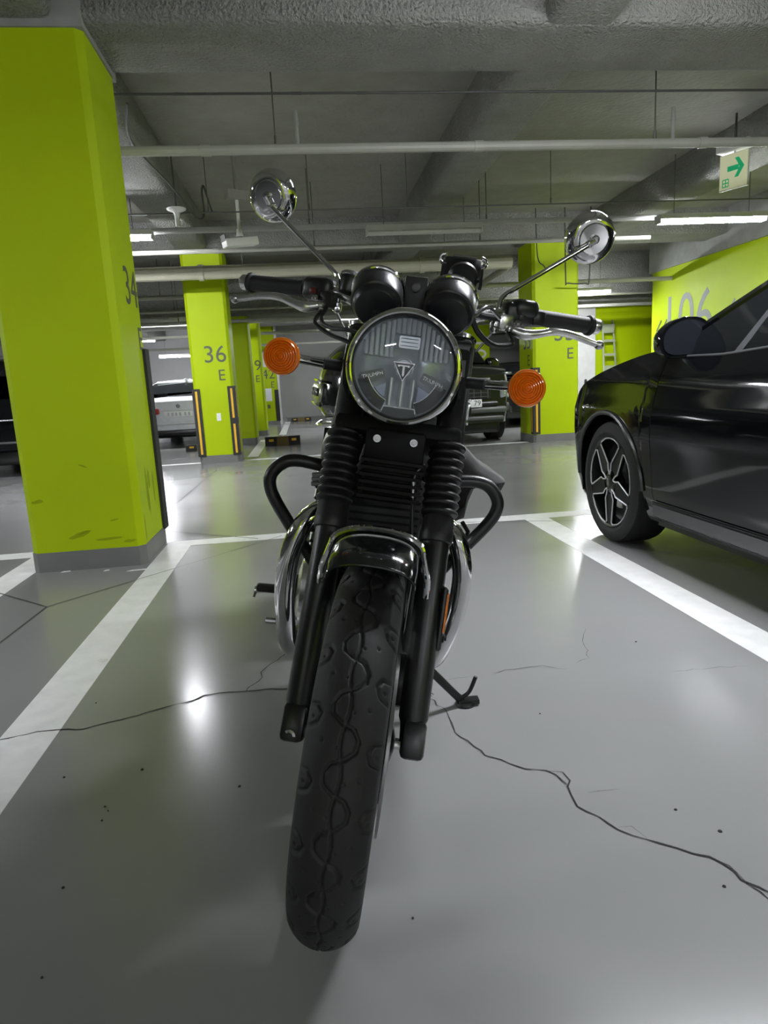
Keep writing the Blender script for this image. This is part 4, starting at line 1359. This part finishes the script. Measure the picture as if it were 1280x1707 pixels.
def car_wheel(parent, x, y, R, rr, s, style):
    c = Vector((x, y, R))
    Y = (0, s, 0)
    w = MB().lathe([(rr, -.10), (R - .03, -.115), (R - .008, -.10), (R, -.07), (R, .07), (R - .008, .095), (R - .03, .108), (rr + .02, .112), (rr, .10), (rr - .004, .09)], c, Y, 56, cap=False).build('tyre', M_CTYRE, parent)
    MB().lathe([(rr + .002, .098), (rr - .006, .104), (rr - .016, .098), (rr - .022, .06), (rr - .03, .02), (.0, .015)], c, Y, 48, cap=False).build('rim_barrel', M_TRIM, w)
    zf = .088

    def pt(r, a, h=zf):
        return c + Vector((r * math.sin(a), s * h, r * math.cos(a)))
    n = 5
    for k in range(n):
        a0 = 2 * PI * k / n
        ws = [(.052, .10), (.046, 0.0), (.052, -.10), (.075, -.20), (.105, -.175), (rr - .028, -.50), (rr - .016, -.44), (rr - .012, -.2), (rr - .012, 0), (rr - .012, .2), (rr - .016, .44), (rr - .028, .50), (.105, .175), (.075, .20)]
        if style == 'hero':
            MB().tube([pt(r, a0 + b, zf + .012 - .00 * r) for r, b in ws], .0042, 6, closed=True).build('machined_edge', M_MACH, w)
        # two arms of spoke beside this window
        for sg in (-1, 1):
            P = [(.07, .22), (.105, .19), (rr - .026, .505), (rr - .014, .60), (rr - .02, .628), (.12, .628), (.07, .628)]
            MB().prism([pt(r, a0 + sg * b, zf - .012) for r, b in P], (0, s * .02, 0)).build('spoke', mat('spoke_black', (.003, .003, .003), .45, spec=.2, var=None) if style == 'hero' else M_ALUM, w, 0)
    MB().lathe([(.062, zf - .02), (.060, zf + .006), (.045, zf + .012), (.030, zf + .014), (0, zf + .014)], c, Y, 28).build('hub_cap', M_CARBLACK, w)
    MB().lathe([(.150, .03), (.150, .04), (.07, .045)], c, Y, 32, cap=False).build('brake_disc', M_DISC, w)
    return w


def make_car(name, label, loc, rotz, q):
    t = thing(name, label, 'car', loc, (0, 0, rotz))
    W, WB, FO, RO, R = q['W'], q['WB'], q['FO'], q['RO'], q['R']
    body, zr0 = q['paint'], q['zrock']
    RA = R + q.get('gap', .045)
    xr = -WB
    HOOD, BELT, ROOF = q['hood'], q['belt'], q['roof']
    kf, kr = q.get('kf', .858), q.get('kr', .5)
    fs, rs_ = q.get('fs', .30), q.get('rs', -WB - .35)
    PROF = q['prof']

    def inset(x):
        if x > fs:
            return kf * (x - fs) ** 2
        if x < rs_:
            return kr * (x - rs_) ** 2
        return 0.0

    def hw(x, z):
        f = interp(z, PROF)
        return W - inset(x) - f

    def ztop(x):
        return sinterp(x, HOOD) if x > q['cowl'] else sinterp(x, BELT)

    def zlow(x):
        z = zr0
        for xa in (0, xr):
            d = abs(x - xa)
            if d < RA:
                z = max(z, R + math.sqrt(RA * RA - d * d))
        if x > RA:
            z = max(z, q.get('fz', .20) + .04 * (x - RA))
        if x < xr - RA:
            z = max(z, q.get('rz', .26))
        return z

    xs_arch = []
    for xa in (0, xr):
        xs_arch += [xa + RA * math.cos(PI * k / 24) for k in range(25)]

    def cols(x0, x1):
        n = max(3, int(abs(x1 - x0) / .07))
        xs = list(np.linspace(x0, x1, n)) + [x for x in xs_arch if x0 < x < x1]
        return sorted(set(round(float(x), 5) for x in xs))
    g = .0022

    def side(nm, x0, x1, s, m=None):
        xs = cols(x0 + g, x1 - g)
        rows = []
        for x in xs:
            zb, zt = zlow(x), ztop(x)
            rows.append([Vector((x, s * hw(x, z), z)) for z in [zb + (zt - zb) * k / 22 for k in range(23)]])
        # fold the lower edge inwards so that the panel has depth
        for i, x in enumerate(xs):
            p = rows[i][0]
            rows[i].insert(0, Vector((p.x, p.y - s * .05, p.z + .004)))
        return MB().grid(rows).build(nm, m or body, t, 35)
    d1, d2, d3 = q['doors']
    xf, xe = FO, -WB - RO
    for s in (1, -1):
        side('front_fender', d1, xf - .35, s)
        fd = side('front_door', d2, d1, s)
        rd = side('rear_door', d3, d2, s)
        side('quarter_panel', xe + .35, d3, s)
        for dd, xh in ((fd, d2 + .16), (rd, d3 + .18)):
            zz = ztop(xh) - .13
            MB().rbox((xh, s * (hw(xh, zz) + .012), zz), (.19, .022, .024), .008, 2).build('handle', body, dd)
        # sill with grey inlay
        xs = np.linspace(xr + RA + .02, -RA - .10, 24)
        zs = [zr0 + .10, zr0 + .092, zr0 + .035, zr0 + .022]
        oo = [.004, .020, .024, .006]
        so = MB().grid([[Vector((x, s * (hw(x, z) + o - .004), z)) for z, o in zip(zs, oo)] for x in xs]).build('sill_trim', M_TRIMG if q.get('hero') else M_TRIM, t, 20)
        MB().grid([[Vector((x, s * (hw(x, zr0) + o), z)) for z, o in ((zr0 + .02, .0), (zr0 - .012, .008), (zr0 - .02, -.05))] for x in xs]).build('sill_skirt', M_TRIM, t, 20)
        if q.get('hero'):
            MB().tube([(x, s * (hw(x, zr0 + .104) + .010), zr0 + .104) for x in xs], .004, 6).build('sill_bead', M_CARBLACK, t)
        for xa in (0, xr):
            pts = [Vector((xa + (RA + .004) * math.cos(a), 0, R + (RA + .004) * math.sin(a))) for a in np.linspace(.02, PI - .02, 30)]
            pts = [Vector((p.x, s * (hw(p.x, max(p.z, zr0)) + .002), p.z)) for p in pts if p.z > zr0]
            MB().tube(pts, .014, 8).build('arch_lip', M_TRIM if q.get('hero') else body, t)
            car_wheel(t, xa, s * (W - .128), R, q['rr'], s, q.get('wheel', 'plain'))
            # dark liner of the wheel well
            P = []
            for a in np.linspace(-.25, PI + .25, 20):
                p = Vector((xa + (RA + .01) * math.cos(a), 0, R + (RA + .01) * math.sin(a)))
                P.append([Vector((p.x, s * (W - .03 - inset(p.x)), max(p.z, .12))), Vector((p.x, s * (W - .34), max(p.z, .12)))])
            MB().grid(P).build('wheel_well', M_TRIM, t)
    # bumpers: sides carried round the ends
    for nm, x0, x1, dr in (('front_bumper', xf - .35, xf, 1), ('rear_bumper', xe + .35, xe, -1)):
        xs = [x0 + (x1 - x0) * math.sin(PI / 2 * k / 10) for k in range(11)]
        xs[0] += dr * g
        we = hw(x1, .5)
        rows = []
        zt_ = {x: ztop(x) for x in xs}
        path = []
        for x in xs:
            path.append((x, 1, None))
        ring = []
        NZ = 14
        for s in (1, -1):
            part = []
            for x in xs:
                zb, zt = zlow(x), ztop(x)
                part.append([Vector((x, s * hw(x, zb + (zt - zb) * k / NZ), zb + (zt - zb) * k / NZ)) for k in range(NZ + 1)])
            ring.append(part)
        mid = []
        zb, zt = zlow(x1), ztop(x1)
        for j in range(1, 12):
            f = -1 + 2 * j / 12
            mid.append([Vector((x1 + dr * .05 * (1 - f * f), -f * hw(x1, zb + (zt - zb) * k / NZ), zb + (zt - zb) * k / NZ)) for k in range(NZ + 1)])
        MB().grid(ring[0] + mid + list(reversed(ring[1]))).build(nm, q.get(nm, body), t, 40)
    # bonnet, boot lid: tops between the two shoulders
    for nm, x0, x1 in (('bonnet', q['cowl'] + .02, xf), ('boot_lid', xe, q['deck'])):
        xs = list(np.linspace(x0, x1, 18))
        rows = []
        for x in xs:
            z = ztop(x)
            w = hw(x, z)
            rows.append([Vector((x + (.05 * (1 - f * f) * ((x - x0) / (x1 - x0) if nm == 'bonnet' else -(x1 - x) / (x1 - x0))), f * w, z + q.get('crown', .045) * (1 - abs(f) ** 3) * min(1, max(.0, abs(x - (xf if nm == 'bonnet' else xe)) / .3)))) for f in np.linspace(1, -1, 19)])
        MB().grid(rows).build(nm, body, t, 40)
    # cabin
    def zroof(x):
        return sinterp(x, ROOF)

    def cab(x, z, s):
        zb, zm = ztop(x), q['zroof']
        f = max(0, min(1, (z - zb) / (zm - zb)))
        return s * (hw(x, zb) - .012 - q['tumble'] * f ** 1.1)
    ra, rz = q['cowl'] + .0, q['deck']
    xa_, xb_ = ra - .03, rz + .05
    for s in (1, -1):
        xs = np.linspace(xb_, xa_, 44)
        rows = [[Vector((x, cab(x, z, s), z)) for z in [ztop(x) - .01 + (max(zroof(x) - .05, ztop(x) - .008) - ztop(x) + .01) * k / 8 for k in range(9)]] for x in xs]
        MB().grid(rows).build('side_glass', M_GLASS, t, 30)
        fr = [Vector((x, cab(x, zroof(x) - .03, s) + s * .004, zroof(x) - .032)) for x in xs]
        MB().grid([[Vector((p.x, p.y + s * .002, p.z - .030)), Vector((p.x, p.y + s * .004, p.z)), Vector((p.x, p.y - s * .022, p.z + .030)), Vector((p.x, p.y - s * .06, p.z + .038))] for p in fr]).build('roof_rail', body, t, 30)
        MB().tube([Vector((p.x, p.y + s * .004, p.z - .030)) for p in fr], .0045, 6).build('window_trim', M_CHROME2 if q.get('hero') else M_TRIM, t)
        MB().tube([Vector((x, s * (hw(x, ztop(x)) - .004), ztop(x) + .002)) for x in xs], .007, 6).build('belt_trim', M_TRIMG, t)
        for px_, lean in q['posts']:
            a = Vector((px_, cab(px_, ztop(px_), s) + s * .004, ztop(px_)))
            xt = px_ - lean
            b = Vector((xt, cab(xt, zroof(xt) - .05, s) + s * .004, zroof(xt) - .05))
            MB().bar(a, b, q.get('postw', .03), .008, (0, s, 0)).build('window_post', M_TRIM if not q.get('hero') else M_TRIMG, t, 0)
    xs = np.linspace(xb_, xa_, 40)
    rows, kinds = [], []
    for x in xs:
        z = zroof(x) + .004
        w = abs(cab(x, zroof(x) - .03, 1)) - .052
        rows.append([Vector((x, f * w, z + .03 * (1 - f * f))) for f in np.linspace(1, -1, 15)])
    i0 = max(i for i, x in enumerate(xs) if x < q['rtail'])
    i1 = max(i for i, x in enumerate(xs) if x < q['rhead'])
    MB().grid(rows[:i0 + 1]).build('rear_window', M_GLASS, t, 40)
    MB().grid(rows[i0:i1 + 1]).build('roof', body, t, 40)
    MB().grid(rows[i1:]).build('windscreen', M_GLASS, t, 40)
    # floor pan and dark cabin body so that nothing shows through
    MB().rbox(((xf + xe) / 2, 0, .27), (xf - xe - .5, 2 * W - .42, .24), .05, 2).build('underbody', M_TRIM, t)
    # door mirrors
    for s in (1, -1):
        xm, zm = q['cowl'] - .20, ztop(q['cowl'] - .2) + .085
        ym = s * (hw(xm, zm) + .125 + q.get('mout', 0))
        sec = []
        for f, sc in ((0, .98), (.012, 1.0), (.05, .98), (.085, .86), (.105, .6), (.112, .3)):
            ring = []
            for k in range(24):
                a = 2 * PI * k / 24
                yy = .118 * math.copysign(abs(math.cos(a)) ** .6, math.cos(a))
                zz = .088 * math.copysign(abs(math.sin(a)) ** .6, math.sin(a))
                if yy * s > 0:
                    zz *= 1 - .30 * (abs(yy) / .118) ** 2
                    zz -= .022 * (abs(yy) / .118)
                ring.append(Vector((xm + f - .02, ym + yy * sc, zm + zz * sc)))
            sec.append(ring)
        mo = loft(sec).build('door_mirror', body, t, 45)
        ring = sec[0]
        cc = sum(ring, Vector()) / len(ring)
        MB().add([cc + (p - cc) * .86 + Vector((-.003, 0, 0)) for p in ring] + [cc + Vector((-.004, 0, 0))], [(k, (k + 1) % 24, 24) for k in range(24)]).build('mirror_glass', mat('car_mirror', (.10, .11, .14), .06, metal=.9, var=None), mo)
        MB().rbox((xm + .03, s * (abs(ym) - .10), zm - .095), (.07, .13, .05), .015, 2, Matrix.Rotation(-s * .5, 3, 'X')).build('mirror_foot', M_TRIM, mo)
    return t, hw, ztop, zlow, xf, xe


SED = dict(W=.93, WB=2.85, FO=.90, RO=1.10, R=.335, rr=.255, gap=.045, zrock=.20, paint=M_CARBLACK, wheel='hero', hero=True, cowl=-.42, deck=-3.25,
           hood=[(-.9, 1.02), (-.42, 1.025), (-.2, 1.005), (0, .972), (.2, .930), (.40, .865), (.55, .785), (.7, .72), (.9, .66)],
           belt=[(-3.95, .96), (-3.5, 1.04), (-2.9, 1.05), (-2.0, 1.025), (-1.3, .995), (-.9, .975), (-.42, .985)],
           roof=[(-3.5, 1.06), (-3.2, 1.14), (-2.7, 1.33), (-2.2, 1.41), (-1.7, 1.43), (-1.35, 1.405), (-1.0, 1.285), (-.7, 1.16), (-.42, 1.04)],
           prof=[(.10, .12), (.18, .075), (.22, .05), (.30, .035), (.34, .020), (.45, .012), (.60, .0), (.70, .002), (.735, .004), (.80, .022), (.88, .040), (.95, .070), (1.05, .115), (1.2, .15)],
           doors=(-.48, -1.62, -2.55), zroof=1.43, tumble=.24, rhead=-1.28, rtail=-2.55, posts=((-.98, .16), (-1.62, .06)), mout=-.075)
sed, *_ = make_car('sedan', 'glossy black sedan parked beyond the white line, with black and silver spoked wheels', (2.55, 3.51, 0), PI / 2, SED)

BM = dict(W=.90, WB=2.76, FO=.80, RO=.95, R=.31, rr=.21, zrock=.20, paint=M_CARWHITE, cowl=-.40, deck=-3.15, rear_bumper=M_CARWHITE, kr=.65, rz=.30,
          hood=[(-.9, .91), (-.42, .91), (0, .87), (.4, .80), (.8, .64)], belt=[(-3.71, .83), (-3.5, .87), (-3.1, .875), (-2.0, .85), (-.42, .87)],
          roof=[(-3.45, .86), (-3.15, .93), (-2.75, 1.12), (-2.3, 1.21), (-1.7, 1.23), (-1.3, 1.21), (-.9, 1.08), (-.42, .92)],
          prof=[(.1, .1), (.2, .05), (.4, .01), (.6, 0), (.75, .015), (.9, .05), (1.2, .12)], doors=(-.48, -1.55, -2.4), zroof=1.24, tumble=.22, rhead=-1.25, rtail=-2.45, posts=((-1.55, .06),))
bmw, hwb, ztb, *_r, xeb = make_car('hatchback', 'white car seen from behind between pillars 34 and 36', (-2.27, 12.85 + .95 + 2.76, 0), PI / 2, BM)
xe_ = xeb - .05
for s in (1, -1):
    tl = MB().rbox((xe_ + .045, s * .56, .66), (.09, .46, .105), .03, 3, Matrix.Rotation(-s * .35, 3, 'Z')).build('tail_lamp', M_TAIL, bmw)
    MB().rbox((xe_ + .005, s * .52, .655), (.02, .10, .03), .01, 2, Matrix.Rotation(-s * .3, 3, 'Z')).build('reverse_lens', M_PLATE, tl)
    MB().rbox((xe_ - .01, s * .5, .315), (.05, .2, .03), .01, 2).build('bumper_reflector', M_TAIL, bmw)
pl = MB().rbox((xe_ - .012, .0, .60), (.02, .52, .11), .008, 2).build('number_plate', M_PLATE, bmw)
for k, u in enumerate((-.19, -.12, -.03, .04, .11, .18)):
    MB().box((xe_ - .023, u, .60), (.003, .035, .06)).build('plate_character', mat('plate_blur', (.40, .41, .42), .5, var=None), pl, 0)
MB().lathe([(.036, 0), (.034, .008), (.028, .009), (0, .009)], (xe_ + .0, .0, .745), (-1, 0, .1), 24).build('emblem', M_GREYPL, bmw)
MB().rbox((xe_ + .02, 0, .27), (.14, 1.35, .09), .03, 2).build('lower_valance', M_TRIM, bmw)
MB().rbox((xe_ + .0, 0, .665), (.03, 1.0, .012), .004, 2).build('boot_crease', M_CARWHITE, bmw)
MB().rbox((xe_ - .02, 0, .43), (.06, 1.55, .03), .012, 2).build('bumper_crease', M_CARWHITE, bmw)
MB().rbox((-2.50, 0, 1.195), (.14, 1.14, .05), .02, 2).build('roof_spoiler', M_CARWHITE, bmw)
MB().rbox((-2.55, .0, 1.24), (.30, .05, .03), .01, 2).build('roof_aerial', M_CARWHITE, bmw)

SU = dict(W=.97, WB=2.90, FO=.92, RO=1.05, R=.37, rr=.24, zrock=.28, paint=M_CARSUV, cowl=-.42, deck=-3.8, fz=.30, rz=.36, kf=.42, fs=.25, kr=.25, crown=.05, front_bumper=M_CARSUV,
          hood=[(-.9, 1.15), (-.42, 1.15), (0, 1.13), (.4, 1.10), (.7, 1.05), (.92, .98)], belt=[(-4.0, 1.14), (-2.0, 1.12), (-.42, 1.10)],
          roof=[(-3.95, 1.2), (-3.8, 1.45), (-3.5, 1.69), (-2.8, 1.75), (-1.7, 1.75), (-1.25, 1.70), (-.8, 1.42), (-.42, 1.16)],
          prof=[(.1, .1), (.25, .06), (.45, .02), (.7, 0), (.9, .01), (1.1, .05), (1.3, .1), (1.7, .15)], doors=(-.5, -1.6, -2.6), zroof=1.75, tumble=.20, rhead=-1.15, rtail=-3.45, posts=((-1.6, .05), (-2.6, .04)))
suv, hws, zts, zls, xfs, xes = make_car('suv', 'black off-roader facing out beside pillar 35, behind the indicator', (2.10, 9.45 + .92, 0), -PI / 2, SU)
xo = xfs + .05
gr = MB().rbox((xo - .02, 0, .80), (.05, 1.10, .30), .02, 2).build('grille', M_TRIM, suv)
for k in range(5):
    MB().rbox((xo + .008, 0, .685 + k * .057), (.02, 1.02, .014), .005, 1).build('grille_bar', M_SKID, gr)
for k in range(11):
    MB().box((xo + .004, -.5 + k * .1, .80), (.012, .012, .27)).build('grille_post', M_SKID, gr, 0)
MB().rbox((xo + .0, 0, .50), (.09, 1.55, .085), .03, 2).build('bumper_bar', M_SKID, suv)
MB().rbox((xo - .01, 0, .585), (.06, 1.3, .06), .02, 2).build('air_intake', M_TRIM, suv)
MB().rbox((xo - .02, 0, .385), (.08, 1.45, .06), .02, 2).build('skid_plate', M_SKID, suv)
for s in (1, -1):
    hl = MB().rbox((xo - .10, s * .735, .78), (.12, .13, .26), .03, 3, Matrix.Rotation(s * .25, 3, 'Z')).build('head_lamp', M_HLAMP, suv)
    MB().rbox((xo - .035, s * .735, .72), (.02, .08, .07), .01, 2).build('lamp_lens', M_LENS, hl)
    MB().rbox((xo - .16, s * .80, 1.0), (.2, .12, .03), .012, 2, Matrix.Rotation(s * .25, 3, 'Z')).build('daytime_strip', M_HLAMP, suv)
    MB().rbox((xo - .1, s * .80, .53), (.14, .05, .12), .02, 2).build('corner_trim', M_SKID, suv)
pl = MB().rbox((xo + .05, .14, .60), (.02, .52, .11), .008, 2).build('number_plate', M_PLATE, suv)
text_mesh('plate_number', '79', .105, M_PLTXT, pl, frame_m((xo + .0615, .33, .60), (0, 1, 0), (0, 0, 1)), .001)

DK = dict(BM)
DK.update(paint=M_CARBLACK, rear_bumper=M_CARBLACK)
dk, _a, _b, _c, _d, xed = make_car('hatchback', 'dark car behind the off-roader with a red tail lamp showing', (4.35, 12.3 + .95 + 2.76, 0), PI / 2, DK)
for s in (1, -1):
    MB().rbox((xed + .02, s * .66, .78), (.12, .28, .14), .03, 3, Matrix.Rotation(-s * .35, 3, 'Z')).build('tail_lamp', M_TAIL, dk)
MB().rbox((xed - .06, .0, .60), (.02, .52, .11), .008, 2).build('number_plate', M_PLATE, dk)
DL = dict(SU)
DL.update(paint=M_CARBLACK, hood=[(a, b - .1) for a, b in SU['hood']], belt=[(a, b - .14) for a, b in SU['belt']], roof=[(a, b - .22) for a, b in SU['roof']], zroof=1.53)
dl, _a, _b, _c, _d, xel = make_car('estate_car', 'black car at the edge of the picture behind pillar 34', (-4.3, 9.0 + 1.05 + 2.9, 0), PI / 2, DL)
MB().rbox((xel - .06, 0, .74), (.04, 1.5, .025), .008, 2).build('chrome_strip', M_CHROME2, dl)
MB().rbox((xel - .055, 0, .46), (.05, 1.6, .03), .01, 2).build('bumper_trim', M_SKID, dl)
MB().rbox((xel - .06, .0, .60), (.02, .52, .11), .008, 2).build('number_plate', M_PLATE, dl)
